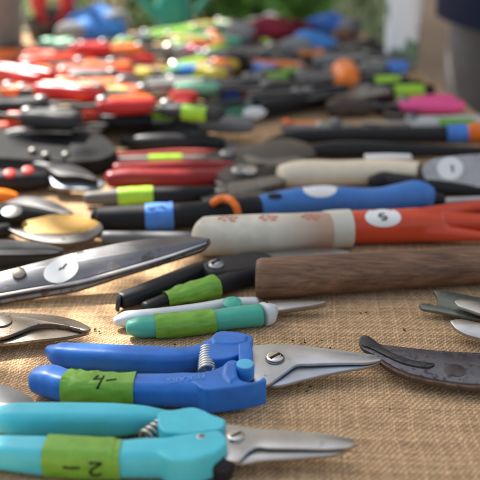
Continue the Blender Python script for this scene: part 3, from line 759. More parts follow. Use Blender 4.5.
bm = B(); sweep(bm, *sil([(104, 231, 245), (150, 231.5, 246), (212, 232, 248)], 1.), ex=2.2, cap=(.3, .3)); T.part('handle', bm, plastic((.11, .115, .12), .5, .2))
bm = B(); plate(bm, [(200, 236), (230, 228), (280, 225), (300, 228), (280, 236), (220, 242)], Plane(230, 234, .010), .003); T.part('blade', bm, GM)

T = Thing('pruning_shears', 'slim grey pruning shears with lime tape and black grip, behind the blue taped pair', 'pruning shears', at(150, 207))
s_ = sil([(87, 192, 205), (118, 189, 205), (160, 187, 204), (190, 186.5, 203), (210, 186, 199), (225, 185, 196)], 1.)
bm = B(); sweep(bm, *cut(s_, 0, 122), cap=(.5, .1)); T.part('handle_end', bm, plastic((.13, .12, .11), .5, .2))
bm = B(); sweep(bm, *cut(s_, 116, 300), cap=(.1, .5)); T.part('handle', bm, GRIP)
bm = B(); sweep(bm, *grow(cut(s_, 118, 160), .0008), cap=(0, 0), wr=.0005, closed_caps=False); T.part('tape', bm, LIME)
bm = B(); plate(bm, [(205, 190), (225, 184), (260, 178), (283, 176), (286, 180), (262, 187), (225, 195), (208, 198)], Plane(240, 186, .011, 10), .004); T.part('blade', bm, GM, bevel=.001)
bm = B(); plate(bm, [(200, 196), (230, 193), (262, 190), (270, 193), (240, 199), (205, 202)], Plane(230, 196, .008, 10), .004); T.part('hooked_blade', bm, OLDM, bevel=.001)
bolt(T, 'pivot_bolt', at(222, 191, .0115), Vector((0, -.2, 1)), .006, .002, GM, slot=False)

T = Thing('pruning_shears', 'dark red lacquered pruning shears closed, with steel jaws pointing right', 'pruning shears', at(180, 190))
bm = B(); sweep(bm, *sil([(110, 171, 187.5), (122, 168.5, 188), (160, 169, 187), (200, 169, 186), (232, 169, 183)], 1.2), ex=2.3, cap=(.6, .4)); T.part('handle', bm, REDP)
bm = B(); sweep(bm, *sil([(116, 163, 176), (150, 161.5, 175), (190, 160, 174), (232, 161, 175)], 1.1), ex=2.3, cap=(.6, .4)); T.part('handle', bm, REDP)
bm = B(); plate(bm, [(222, 170), (240, 163), (270, 164), (292, 170), (285, 178), (255, 182), (228, 181)], Plane(250, 172, .014, 10), .005); T.part('blade', bm, OLDM, bevel=.001)
bm = B(); plate(bm, [(225, 178), (255, 180), (282, 175), (288, 180), (262, 188), (232, 186)], Plane(250, 181, .010, 10), .004); T.part('hooked_blade', bm, GM, bevel=.001)
bolt(T, 'pivot_bolt', at(240, 171, .0145), Vector((0, -.25, 1)), .008, .002, GM, slot=False, dome=.002)

T = Thing('pruning_shears', 'thin pruning shears with grey and red grips and lime tape, behind the dark red pair', 'pruning shears', at(170, 166))
bm = B(); sweep(bm, *sil([(108, 153, 163), (135, 152, 162), (175, 149, 158), (215, 149, 158)], 1.)); T.part('handle', bm, plastic((.34, .05, .04), .4))
s_ = sil([(112, 157, 167), (142, 156, 166), (182, 155, 165), (215, 155, 163)], 1.)
bm = B(); sweep(bm, *s_); T.part('handle', bm, plastic((.24, .21, .18), .5))
bm = B(); sweep(bm, *grow(cut(s_, 142, 182), .001), cap=(0, 0), closed_caps=False); T.part('tape', bm, LIME)
bm = B(); plate(bm, [(205, 156), (230, 148), (262, 146), (275, 151), (262, 158), (225, 163)], Plane(235, 154, .013, 10), .004); T.part('blade', bm, OLDM, bevel=.001)
bolt(T, 'pivot_bolt', at(228, 154, .014), Vector((0, -.25, 1)), .008, .002, GM, slot=False, dome=.002)

T = Thing('hand_trowel', 'trowel with pale beige turned handle, brown ferrule and grey blade with round sticker', 'hand trowel', at(360, 190))
bm = B(); sweep(bm, *sil([(282, 165, 187), (292, 162, 187.5), (340, 160.5, 186), (400, 160, 185.5), (418, 162, 186)], 1.), ex=2.1, cap=(.35, .1), n=32); T.part('handle', bm, TAN)
bm = B(); sweep(bm, *sil([(417, 163, 187), (428, 163, 188)], 1.), cap=(.1, .1)); T.part('ferrule', bm, plastic((.10, .05, .03), .5))
pl = Plane(450, 172, .022, 48)
bm = B(); plate(bm, [(424, 164), (430, 160), (450, 156.5), (480, 154), (540, 151), (580, 160), (600, 168), (580, 178), (540, 187), (480, 187), (440, 183), (425, 178)], pl, .003); tb = T.part('blade', bm, metal((.52, .51, .48), .5, .05))
bm = B(); patch(bm, 450, 168.5, 13, 11.5, [tb], .0004); st = T.part('sticker', bm, PAPER)
marks(T, st, [[(450, 165.5), (453, 167), (452, 170), (454, 172)]], .0008)

T = Thing('pruning_shears', 'black capped tool with a bare steel rod, behind the blue wavy grip', 'pruning shears', at(420, 200))
bm = B(); sweep(bm, *sil([(374, 175, 190), (383, 171.5, 190), (395, 173, 192), (425, 177, 195), (455, 182, 196), (490, 186, 196)], 1.)); T.part('handle', bm, BLACK)
bm = B(); sweep(bm, *sil([(432, 198, 206), (480, 196, 203), (560, 194, 200)], 1.)); T.part('blade', bm, metal((.6, .6, .58), .4))
bm = B(); sweep(bm, *sil([(425, 190, 204), (434, 192, 207), (442, 194, 206)], 1.)); T.part('ferrule', bm, BLACK)
bm = B(); sweep(bm, *sil([(462, 183, 191), (500, 184, 192), (545, 186, 193)], 1.)); T.part('spring_arm', bm, metal((.55, .55, .53), .4))

T = Thing('lopping_shears', 'long black lopping shears with a blue tape band and orange grip end at right', 'loppers', at(380, 160))
s_ = sil([(268, 139, 146), (290, 131, 143), (320, 128.5, 143), (380, 127, 142), (440, 126.5, 142), (472, 124.5, 141)], 1.)
bm = B(); sweep(bm, *s_); T.part('handle', bm, CHAR)
bm = B(); sweep(bm, *grow(cut(s_, 441, 468), .001), cap=(0, 0), closed_caps=False); T.part('tape', bm, BLUET)
bm = B(); sweep(bm, *sil([(470, 123.5, 141), (490, 122, 141), (515, 122, 140)], 1.)); T.part('handle_end', bm, ORG)
bm = B(); sweep(bm, *sil([(300, 147, 158), (330, 142, 158), (380, 142, 157), (430, 145, 157), (490, 147, 157), (540, 148, 158)], 1.)); T.part('handle', bm, CHAR)
bm = B(); plate(bm, [(245, 151), (262, 142), (285, 138), (312, 146), (316, 153), (290, 157), (262, 159)], Plane(280, 149, .016, 12), .005); T.part('blade', bm, OLDM, bevel=.001)
bm = B(); plate(bm, [(243, 156), (270, 155), (300, 157), (310, 160), (280, 166), (255, 165)], Plane(280, 158, .012, 12), .004); T.part('hooked_blade', bm, GM, bevel=.001)
bm = B(); sweep(bm, [at(366, 157, .019), at(390, 156.5, .019), at(410, 157, .018)], [.006]*3, [.0022]*3); T.part('paper_tag', bm, PAPER)

T = Thing('hedge_shears', 'worn steel shear blades crossed at their pivot, left of the beige turned handle', 'shears', at(255, 190))
for o_, dz in ((0, .014), (9, .009)):
    bm = B(); plate(bm, [(215, 172+o_), (240, 164+o_), (268, 163+o_), (290, 168+o_), (282, 176+o_), (250, 181+o_), (225, 180+o_)], Plane(250, 172+o_, dz, 10), .004)
    T.part('blade', bm, GM if o_ else OLDM, bevel=.001)
bolt(T, 'pivot_bolt', at(250, 172, .0145), Vector((0, -.3, 1)), .007, .003, STEEL, slot=False)

T = Thing('knife_pouch', 'black leather tool pouch with pale rivets lying flat at the left', 'tool pouch', at(60, 160))
bm = B(); plate(bm, [(-60, 128), (-10, 126), (30, 124), (75, 125), (98, 133), (112, 143), (117, 150), (106, 158), (80, 161), (40, 160), (-10, 157), (-60, 155)], Plane(40, 144, .020, 5), .016); T.part('pouch', bm, matte((.016, .016, .017), .75, .5, 60.), remesh=.002, smooth_it=3)
bm = B(); plate(bm, [(74, 128), (98, 133), (113, 144), (116, 150), (106, 157), (84, 160.5), (66, 160), (70, 144)], Plane(90, 145, .0218, 5), .005); T.part('flap', bm, matte((.013, .013, .014), .75, .4, 60.), bevel=.0012)
for x, y in ((66, 156), (46, 156), (33, 152), (90, 134)):
    bm = B(); disc(bm, at(x, y, .019), Vector((0, -.4, 1)), .004, .003, dome=.001); T.part('rivet', bm, metal((.16, .15, .14), .5))
bm = B(); sweep(bm, [at(10, 134, .022), at(22, 130, .023), at(34, 128, .022)], [.008]*3, [.003]*3); T.part('belt_loop', bm, plastic((.45, .45, .42), .4))

T = Thing('pruning_shears', 'heavy black pruning shears with two glossy red buttons and a bluish blade at left', 'pruning shears', at(40, 196))
bm = B(); sweep(bm, *sil([(-70, 172, 194), (-10, 170, 192), (30, 170, 190), (60, 172, 186)], 1.3)); T.part('handle', bm, BLACK)
bm = B(); sweep(bm, *sil([(-70, 155, 172), (0, 156, 172), (35, 158, 174), (62, 164, 180)], 1.3)); T.part('handle', bm, CHAR)
for x, y in ((10, 174), (28, 171)):
    bm = B(); disc(bm, at(x, y, .022), Vector((.1, -.4, 1)), .0056, .002, dome=.0006); T.part('button', bm, plastic((.48, .03, .018), .45, .0))
bm = B(); plate(bm, [(50, 174), (66, 170), (88, 176), (105, 184), (96, 188), (72, 188), (52, 184)], Plane(75, 180, .014, 14), .004); T.part('blade', bm, metal((.22, .24, .28), .45, met=.7), bevel=.001)
bm = B(); plate(bm, [(46, 166), (64, 163), (88, 171), (98, 179), (80, 176), (56, 174)], Plane(70, 170, .022, 10), .006); T.part('hooked_blade', bm, CHAR, bevel=.001)

T = Thing('pruning_shears', 'tool with vivid orange grip peeking in at the left edge above the yellowed blade', 'pruning shears', at(-10, 206))
bm = B(); sweep(bm, *sil([(-60, 186, 205), (-10, 188, 204), (8, 190, 202), (16, 193, 200)], 1.2)); T.part('handle', bm, plastic((.9, .22, .01), .3, .0))
bm = B(); sweep(bm, *sil([(-160, 186, 200), (-100, 186, 202), (-58, 187, 203)], 1.)); T.part('blade', bm, DARKSTEEL)

T = Thing('pruning_saw', 'plain black folding saw handle lying below the black leather pouch row, centre left', 'pruning saw', at(170, 153))
bm = B(); sweep(bm, *sil([(124, 135, 147), (140, 134, 151), (180, 133, 152), (205, 133.5, 150), (222, 138, 149)], 1.1)); T.part('handle', bm, BLACK)
bm = B(); sweep(bm, *sil([(200, 139, 150), (226, 142, 150), (250, 147, 153)], 1.4)); T.part('blade', bm, DARKSTEEL)

# ------------------------------------------------------------------ kinds of tool for the crowded far half of the table
def place(A, B2, lift):
    a, b_ = at(*A, lift+.011), at(*B2, lift+.011); d = b_-a
    a.z = TZ+lift
    return a, math.atan2(d.y, d.x), d.length
def V(*a): return Vector(a)
def lsweep(T, name, P, RW, RH, mat, parent=None, **kw):
    cap = kw.pop('cap', (.6, .6)); n = kw.pop('n', 16); ex = kw.pop('ex', 2.2)
    rows = interp([(*p, a, b_) for p, a, b_ in zip(P, RW, RH)], 4)
    bm = B(); sweep(bm, [V(*r[:3]) for r in rows], [r[3] for r in rows], [r[4] for r in rows], n=n, ex=ex, cap=cap); return T.part(name, bm, mat, parent, local=True, **kw)
def lplate(T, name, pts, z, th, mat, n=5, bevel=.0008, wav=None):
    bm = B(); plate3(bm, [V(x, y, z) for x, y in spl(pts, n)], V(0, 0, 1), th); return T.part(name, bm, mat, local=True, bevel=bevel)
GRP = 'used garden tools heaped at the far end of the table'
def secateurs(A, B2, label, c1, c2, m=GM, tape=None, catch=None, lift=0., spread=1., r=.0098):
    lift *= .45; r *= .70; a, rz, l = place(A, B2, lift); T = Thing('pruning_shears', label, 'pruning shears', a, rz, GRP)
    for sg, c in ((1, c1), (-1, c2)):
        P = [(0, sg*.12*l*spread, r), (.14*l, sg*.135*l*spread, r), (.32*l, sg*.10*l*spread, r), (.5*l, sg*.05*l, r*1.05), (.62*l, sg*.012*l, r*1.1)]
        h = lsweep(T, 'handle', P, [r*.85, r, r*1.05, r*1.1, r*1.2], [r*.85, r*.95, r, r, r*.9], c)
        if tape and sg == (-1 if tape[0] < 0 else 1):
            rows = interp([(*p, q) for p, q in zip(P, [r*.85, r, r*1.05, r*1.1, r*1.2])], 5)[4:13]
            bm = B(); sweep(bm, [V(*q[:3]) for q in rows], [q[3]+.0009 for q in rows], [q[3]*.97+.0009 for q in rows], n=18, cap=(0, 0), closed_caps=False)
            T.part('tape', bm, tape[1], local=True)
    lplate(T, 'blade', [(.54*l, .03*l), (.64*l, .075*l), (.8*l, .07*l), (.93*l, .035*l), (l, 0), (.86*l, -.012*l), (.68*l, -.04*l), (.57*l, -.03*l)], r+.004, .003, m)
    lplate(T, 'hooked_blade', [(.55*l, -.05*l), (.66*l, -.015*l), (.8*l, -.035*l), (.95*l, -.012*l), (.97*l, -.035*l), (.85*l, -.10*l), (.72*l, -.115*l), (.6*l, -.09*l)], r+.001, .004, m)
    bm = B(); disc(bm, V(.6*l, 0, r+.004), V(0, 0, 1), .007, .006, seg=18, dome=.002); T.part('pivot_bolt', bm, metal((.24, .24, .24), .48), local=True)
    bm = B(); coil(bm, V(.42*l, -.055*l, r), V(.42*l, .055*l, r), .005, 5, .001, 6); T.part('spring', bm, STEEL, local=True)
    if catch:
        lsweep(T, 'latch', [(.02*l, -.11*l*spread, r*2.1), (.05*l, 0, r*2.2), (.03*l, .11*l*spread, r*2.1)], [.005, .006, .005], [.003]*3, catch)
    return T
def shears(A, B2, label, c, m=GM, lift=0., sticker=False, tape=None, spread=.06, r=.010, cat='shears', name='hedge_shears'):
    lift *= .45; r *= .70; a, rz, l = place(A, B2, lift); T = Thing(name, label, cat, a, rz, GRP)
    for sg in (1, -1):
        P = [(0, sg*spread*2*l, r), (.2*l, sg*spread*1.5*l, r), (.46*l, sg*spread*.3*l, r)]
        lsweep(T, 'handle', P, [r, r*1.05, r*.7], [r, r, r*.7], c)
        if tape and sg < 0:
            bm = B(); sweep(bm, [V(.05*l, sg*spread*1.9*l, r), V(.10*l, sg*spread*1.78*l, r), V(.16*l, sg*spread*1.63*l, r)], [r*1.12]*3, [r*1.12]*3, n=16, cap=(0, 0), closed_caps=False); T.part('tape', bm, tape, local=True)
        bl = lplate(T, 'blade', [(.42*l, sg*.03*l), (.52*l, sg*.03*l-.012*l), (.99*l, sg*.01*l), (l, sg*.014*l), (.75*l, sg*.05*l), (.52*l, sg*.065*l), (.44*l, sg*.055*l)], r+.004-(.0045 if sg > 0 else 0), .004, m)
    bm = B(); disc(bm, V(.48*l, 0, r+.004), V(0, 0, 1), .008, .005, seg=18, dome=.003); T.part('pivot_bolt', bm, STEEL, local=True)
    return T
def trowel(A, B2, label, c, m=GM, lift=0., r=.0135, tape=None, blade=True):
    lift *= .45; r *= .70; a, rz, l = place(A, B2, lift); T = Thing('hand_trowel', label, 'hand trowel', a, rz, GRP)
    lsweep(T, 'handle', [(0, 0, r), (.06*l, 0, r), (.22*l, 0, r), (.4*l, 0, r), (.44*l, 0, r)], [r*.8, r, r*.9, r, r*.7], [r*.8, r, r*.9, r, r*.7], c)
    if tape:
        bm = B(); sweep(bm, [V(.12*l, 0, r), V(.2*l, 0, r), V(.28*l, 0, r)], [r*1.04]*3, [r*1.04]*3, n=20, cap=(0, 0), closed_caps=False); T.part('tape', bm, tape, local=True)
    lsweep(T, 'shank', [(.43*l, 0, r), (.5*l, 0, r*1.1), (.58*l, 0, r*.6)], [.005]*3, [.005]*3, m)
    lsweep(T, 'blade', [(.56*l, 0, r*.6), (.64*l, 0, r*.5), (.82*l, 0, r*.4), (.95*l, 0, r*.3), (l, 0, .003)], [.02, .03, .031, .02, .004], [.003]*5, m, cap=(.5, .5))
    return T
def saw(A, B2, label, c, m=STEEL, lift=0., r=.012, c2=None):
    lift *= .45; r *= .70; a, rz, l = place(A, B2, lift); T = Thing('pruning_saw', label, 'pruning saw', a, rz, GRP)
    lsweep(T, 'handle', [(0, -.03*l, r), (.08*l, -.01*l, r), (.22*l, .015*l, r), (.36*l, .01*l, r), (.46*l, 0, r)], [r*1.2, r*1.2, r, r*1.1, r], [r, r, r*.95, r, r*.8], c)
    if c2: lsweep(T, 'grip', [(.05*l, -.015*l, r*1.25), (.15*l, .005*l, r*1.3), (.26*l, .015*l, r*1.25)], [r*.9]*3, [r*.85]*3, c2)
    k = 26; pts = [(.42*l, .03*l), (.7*l, .045*l), (l, .03*l)]
    top = spl(pts, 6, closed=False); bot = []
    for i in range(k+1):
        x = l - (.56*l)*i/k; bot += [(x, -.004*l - .028*l*math.sin(math.pi*.9*i/k)), (x-.28*l/k, .004*l - .028*l*math.sin(math.pi*.9*i/k))]
    bm = B(); plate3(bm, [V(x, y, r+.001) for x, y in top+bot], V(0, 0, 1), .002); T.part('blade', bm, m, local=True)
    return T
def glove(A, B2, label, c, lift=0., thick=.02):
    lift *= .45; a, rz, l = place(A, B2, lift); T = Thing('work_glove', label, 'glove', a, rz, GRP)
    bm = B()
    h = thick
    sweep(bm, [V(0, 0, h), V(.2*l, 0, h), V(.42*l, 0, h*1.15), (.56*l, 0, h*1.05)], [.28*l, .22*l, .25*l, .23*l], [h*.8, h*.8, h, h*.8])
    for y, ln, bd in ((-.18, .86, .5), (-.06, .97, 1.25), (.06, 1.0, .8), (.18, .9, 1.2)):
        sweep(bm, [V(.5*l, y*l, h), V(.7*l, y*l*1.1, h*bd*1.1), V(ln*l, y*l*1.2, h*bd*.7)], [.065*l, .06*l, .05*l], [h*.5, h*.48, h*.4], n=14)
    sweep(bm, [V(.28*l, -.2*l, h), V(.42*l, -.34*l, h*1.2), V(.6*l, -.38*l, h)], [.08*l, .07*l, .05*l], [h*.6, h*.55, h*.4], n=14)
    T.part('body', bm, c, local=True, remesh=.0035, smooth_it=6)
    lsweep(T, 'cuff', [(-.03*l, 0, h), (.06*l, 0, h)], [.27*l, .26*l], [h*.9, h*.88], matte(dk((.5, .5, .5), .5), .9))
    return T

ORED = plastic((.70, .075, .03), .34, .1); ORNG = plastic((.78, .17, .03), .36, .1); SCAR = plastic((.55, .025, .025), .34, .1)
MAR = plastic((.19, .012, .022), .4, .2); LIMEP = plastic((.26, .52, .05), .42, .1); MINTP = plastic((.20, .52, .33), .42, .1)
YEL = plastic((.62, .46, .05), .45, .1); TEALP = plastic((.02, .27, .20), .42, .1); DGRN = plastic((.01, .14, .08), .35, .1)
PINK = plastic((.88, .10, .30), .3, .05); SKY = plastic((.08, .30, .72), .35, .1); BRN = wood((.05, .035, .025), (.10, .07, .05), .55)
LG = metal((.36, .36, .36), .3); BW = plastic((.50, .50, .48), .45, .2); ORT = tapemat((.8, .22, .03))

# right half, front to back
secateurs((484, 119), (362, 122), 'closed pale grey metal pruning shears with a green band, right edge behind the black loppers', BW, BW, LG, (1, GREENT), lift=.004, spread=.5)
secateurs((283, 121), (372, 124), 'slim green and orange snips lying against the black loppers', plastic((.12, .30, .05), .4), plastic((.2, .2, .2), .5), GM, (1, ORT), ORNG, lift=.004, spread=.45, r=.0065)
trowel((330, 108), (420, 104), 'stout dark brown wooden handle left of the pink snips', BRN, OLDM, r=.0155)
T = secateurs((456, 101), (368, 106), 'hot pink handled snips on the right side of the table', PINK, PINK, OLDM, None, lift=.002, spread=1.0, r=.0120)
T = Thing('lopping_shears', 'long black loppers with a white round sticker on the near bar, centre of the table', 'loppers', at(280, 112), 0, GRP)
bm = B(); sweep(bm, *sil([(208, 103, 114), (250, 98, 109), (300, 90, 102), (345, 84, 96)], 1., .012)); T.part('handle', bm, CHAR)
bm = B(); sweep(bm, *sil([(212, 113, 124), (250, 108, 121), (300, 99, 111), (350, 91, 102)], 1., .002)); hb = T.part('handle', bm, GRIP)
bm = B(); plate(bm, [(330, 95), (350, 88), (385, 86), (392, 90), (360, 97)], Plane(360, 92, .02), .006); T.part('blade', bm, OLDM)
bm = B(); patch(bm, 253, 111.5, 13.5, 8, [hb], .0006, tilt=-8); T.part('sticker', bm, PAPER)
secateurs((425, 86), (330, 96), 'all black pruning shears with a lime tape band beyond the pink snips', GRIP, GRIP, OLDM, (1, LIME), lift=.006, spread=.8, r=.0125)
trowel((280, 78), (352, 70), 'trowel with pale grey handle below the round orange grip', BW, OLDM, lift=.004)
trowel((348, 85), (338, 62), 'fat orange handled trowel pointing away, its round butt facing the viewer', plastic((.85, .20, .02), .35, .05), OLDM, lift=.012, r=.0225)
saw((330, 84), (215, 104), 'curved black pruning saw with a grey blade behind the stickered shears', GRIP, GM, lift=.010)
shears((318, 58), (225, 40), 'short black shears lying open behind the orange round grip', BLACK, DARKSTEEL, lift=.01, spread=.07, r=.014)
secateurs((225, 112), (262, 102), 'small dark green snips tucked behind the white round sticker', DGRN, DGRN, OLDM, None, None, lift=.012, spread=.8)
secateurs((380, 62), (292, 58), 'grey black pruning shears in front of the white leafy canister', GRIP, CHAR, DARKSTEEL, (1, tapemat((.02, .25, .18))), lift=.004, r=.014)
saw((385, 50), (300, 46), 'charcoal handled saw lying in front of the blue glove', CHAR, DARKSTEEL, lift=.006, r=.014)
glove((296, 56), (324, 44), 'crumpled bright blue work glove lying between black tools at the right', matte((.07, .25, .62), .8), lift=.012)
glove((240, 42), (312, 34), 'crumpled maroon work glove near the far end of the table', matte((.20, .015, .03), .85), lift=.004, thick=.022)
glove((350, 36), (306, 30), 'folded cobalt blue work glove at the far end near the shrubs', matte((.06, .17, .50), .85), lift=.004, thick=.022)
trowel((352, 38), (315, 36), 'short brown wooden handled trowel beside the cobalt glove', wood((.16, .07, .035), (.26, .13, .07)), OLDM, lift=.01, r=.018)
trowel((275, 26), (262, 14), 'trowel with a round white knob at the end of its grip', plastic((.7, .7, .68), .3, .05), OLDM, lift=.02, r=.018)
secateurs((260, 62), (330, 72), 'black pruning shears with one orange grip, centre back', BLACK, plastic((.72, .17, .015), .35, .1), DARKSTEEL, None, None, lift=.012, r=.0135)
trowel((212, 66), (262, 60), 'orange gripped trowel beside the yellow shears', ORNG, OLDM, lift=.012, r=.016)
secateurs((285, 74), (222, 84), 'black snips with a green tape band in the centre of the table', BLACK, BLACK, OLDM, (1, GREENT), lift=.014, r=.0125)
secateurs((272, 86), (205, 90), 'flat red and orange pruning shears behind the long dark shears', plastic((.58, .09, .045), .35, .1), ORNG, OLDM, None, None, lift=.006, r=.0095)
trowel((238, 92), (205, 95), 'small blue handled trowel between red shears and dark shears', plastic((.05, .16, .55), .35), OLDM, lift=.008, r=.013)

DGG = plastic((.045, .045, .046), .5, .3)
# left half, front to back
T = secateurs((-14, 124), (108, 126), 'glossy orange red pruning shears lying just behind the black leather pouch', ORED, ORED, GM, None, lift=.022, r=.0135)
secateurs((-10, 104), (95, 112), 'glossy red pruning shears with a lime tape band near the left edge', SCAR, ORNG, LG, (1, LIME), lift=.024, r=.0135)
shears((215, 112), (85, 124), 'grey steel shears with worn dark blades left of the centre', DGG, metal((.09, .09, .09), .5), lift=.004, spread=.05, r=.012)
secateurs((210, 116), (108, 112), 'drab grey iron pruning shears just behind the plain black saw handle', DGG, OLDM, OLDM, lift=.012, r=.011)
secateurs((185, 100), (85, 108), 'scarlet pruning shears behind the grey iron shears', SCAR, plastic((.30, .02, .03), .3), OLDM, None, lift=.020, r=.0125)
secateurs((92, 88), (165, 94), 'pale mint green snips with a small blue tape band', MINTP, MINTP, LG, (-1, BLUET), lift=.020, r=.0135)
secateurs((100, 70), (195, 82), 'black pruning shears with a wide lime tape band left of centre', BLACK, BLACK, OLDM, (-1, LIME), lift=.016, r=.0145)
secateurs((10, 84), (118, 92), 'big orange pruning shears on top of the heap at left', ORNG, ORED, LG, None, lift=.030, r=.0165)
secateurs((130, 72), (20, 76), 'shiny red orange pruning shears pointing left on the heap', ORED, ORNG, LG, None, lift=.032, r=.0165)
secateurs((25, 62), (128, 60), 'rounded red pruning shears at the back of the left heap', ORED, ORED, LG, None, lift=.032, r=.017)
trowel((42, 46), (118, 50), 'trowel with pale green handle on the back of the left heap', MINTP, LG, lift=.032, r=.017)
shears((205, 40), (126, 60), 'bright polished shear blades catching the sun, back left', BW, metal((.75, .75, .74), .18), lift=.024, spread=.05, r=.012)
secateurs((226, 62), (140, 78), 'yellow and lime handled pruning shears left of the orange trowel', YEL, LIMEP, LG, (1, ORT), lift=.020, r=.0145)
trowel((224, 74), (150, 68), 'yellow handled trowel crossing behind the lime taped shears', YEL, LG, lift=.026, r=.014)
secateurs((215, 40), (150, 50), 'lime green snips in the middle of the far heap', LIMEP, TEALP, LG, None, ORNG, lift=.022, r=.0155)
trowel((190, 50), (238, 46), 'small crimson trowel handle beside the lime green snips', plastic((.55, .02, .06), .3), OLDM, lift=.018, r=.014)
saw((120, 44), (185, 34), 'grey blue handled saw lying at the far left', plastic((.25, .30, .36), .4), LG, lift=.02, r=.016)
glove((72, 42), (122, 32), 'bright blue work glove on top of the far left heap', matte((.06, .24, .66), .7), lift=.028, thick=.022)
glove((118, 34), (74, 28), 'second blue work glove, folded over behind the first on the far left', matte((.08, .26, .70), .7), lift=.012, thick=.026)
trowel((135, 44), (88, 50), 'lime handled trowel just under the blue gloves', LIMEP, LG, lift=.020, r=.015)
secateurs((222, 28), (160, 36), 'yellow tipped teal snips in front of the green watering can', TEALP, YEL, LG, None, None, lift=.012, r=.0155)
trowel((62, 100), (5, 112), 'pale metal trowel laid over the red shears at the left edge', LIMEP, LG, lift=.034, r=.011)

# more of the heap
DG = plastic((.06, .06, .062), .45, .3); WHT = plastic((.70, .70, .68), .35, .1); OLV = plastic((.12, .20, .04), .4, .2)
secateurs((208, 126), (118, 119), 'charcoal shears with worn jaws pointing left, nearest of the grey ones in the left half', DG, DG, OLDM, lift=.004, r=.011)
secateurs((52, 98), (120, 106), 'dusty grey shears between the red ones and the scarlet pair', GREYP, DG, GM, lift=.01, r=.013)
shears((20, 92), (122, 101), 'old shears with charcoal grips and dull blades under the red heap', DG, OLDM, lift=.006, spread=.05, r=.012)
secateurs((150, 86), (222, 95), 'black shears just right of the blue tape band', BLACK, DG, OLDM, lift=.004, r=.012)
secateurs((84, 62), (152, 68), 'worn grey snips between the red heap and the lime tape', GREYP, GREYP, LG, lift=.014, r=.013)
secateurs((0, 52), (72, 56), 'orange snips at the far left below the dull grey bucket', ORNG, ORNG, LG, lift=.02, r=.0145)
trowel((100, 66), (36, 68), 'trowel with red grip in the middle of the left heap', SCAR, LG, lift=.03, r=.015)
secateurs((60, 72), (4, 68), 'white and orange snips atop the left heap', WHT, ORNG, LG, lift=.04, r=.012)
secateurs((14, 112), (84, 117), 'white gripped snips laid on the orange red pair at the left edge', WHT, ORED, LG, None, None, lift=.055, r=.011)
trowel((140, 52), (196, 54), 'trowel with pale grey grip near the polished shear blades', BW, LG, lift=.01, r=.012)
secateurs((204, 50), (246, 44), 'red and lime snips beside the crimson trowel', SCAR, LIMEP, LG, lift=.016, r=.013)
secateurs((186, 32), (118, 38), 'steel blue gripped snips in front of the blue gloves', plastic((.20, .26, .33), .4), GREYP, LG, lift=.02, r=.013)
secateurs((205, 84), (150, 80), 'green gripped snips beneath the yellow and lime shears', plastic((.05, .38, .08), .35), LIMEP, GM, lift=.006, r=.012)
secateurs((250, 52), (312, 60), 'black snips lying in front of the short open shears', BLACK, BLACK, DARKSTEEL, lift=.006, r=.013)
secateurs((232, 46), (300, 40), 'dark grey shears beside the maroon glove', DG, BLACK, DARKSTEEL, lift=.004, r=.013)
secateurs((400, 78), (322, 86), 'black shears with pale bolt between the orange butt and the pink snips', BLACK, DG, OLDM, (1, LIME), lift=.004, r=.013)
secateurs((372, 70), (320, 66), 'dark shears to the right of the orange butt', DG, BLACK, DARKSTEEL, lift=.004, r=.013)
saw((375, 40), (318, 50), 'short charcoal saw in front of the brown trowel grip', DG, GM, lift=.006)
secateurs((250, 98), (300, 104), 'iron snips with bare steel handles behind the stickered loppers', OLDM, OLDM, OLDM, lift=.004, r=.011)
trowel((300, 100), (262, 92), 'trowel with olive grip behind the long black loppers', OLV, OLDM, lift=.004, r=.012)
secateurs((250, 26), (200, 22), 'olive gripped snips right of the green watering can', OLV, DG, GM, lift=.01, r=.013)

rnd_ = random.Random(21)
OLDM2 = metal((.10, .10, .10), .45, .2, (.05, .04, .035))
def scatter(n, x0, x1, y0, y1, pal, label, tapes, lo=0., hi=.05):
    for _ in range(n):
        x, y = rnd_.uniform(x0, x1), rnd_.uniform(y0, y1); ln = rnd_.uniform(70, 115)*(.55+.45*y/120); dy = rnd_.gauss(0, 3.0)
        if rnd_.random() < .5: ln = -ln
        c1 = rnd_.choice(pal); c2 = c1 if rnd_.random() < .6 else rnd_.choice(pal)
        tp_ = (rnd_.choice((1, -1)), rnd_.choice(tapes)) if tapes and rnd_.random() < .38 else None
        secateurs((x-ln/2, y-dy), (x+ln/2, y+dy), label, c1, c2, rnd_.choice((OLDM, OLDM2, GM, DARKSTEEL)), tp_, None, rnd_.uniform(lo, hi), rnd_.uniform(.35, .8), rnd_.uniform(.0095, .0135))
scatter(22, 0, 215, 48, 122, (BLACK, DG, GREYP, CHAR, DGG), 'small dark gripped shears wedged in gaps of the blurred sunlit heap', (LIME, GREENT), .005, .07)
scatter(26, 0, 150, 44, 112, (ORED, ORNG, SCAR), 'small red or orange gripped shears among the blurred sunlit heap', (LIME, YEL), .01, .08)
scatter(10, 90, 225, 30, 90, (MINTP, LIMEP, TEALP, YEL), 'small green or yellow gripped shears among the blurred sunlit heap', (ORT, BLUET), .0, .05)
scatter(30, 225, 378, 36, 98, (BLACK, DG, CHAR, GREYP), 'small dark shears lying loose in the blurred shaded far half', (LIME, BLUET, ORT, GREENT), .0, .03)

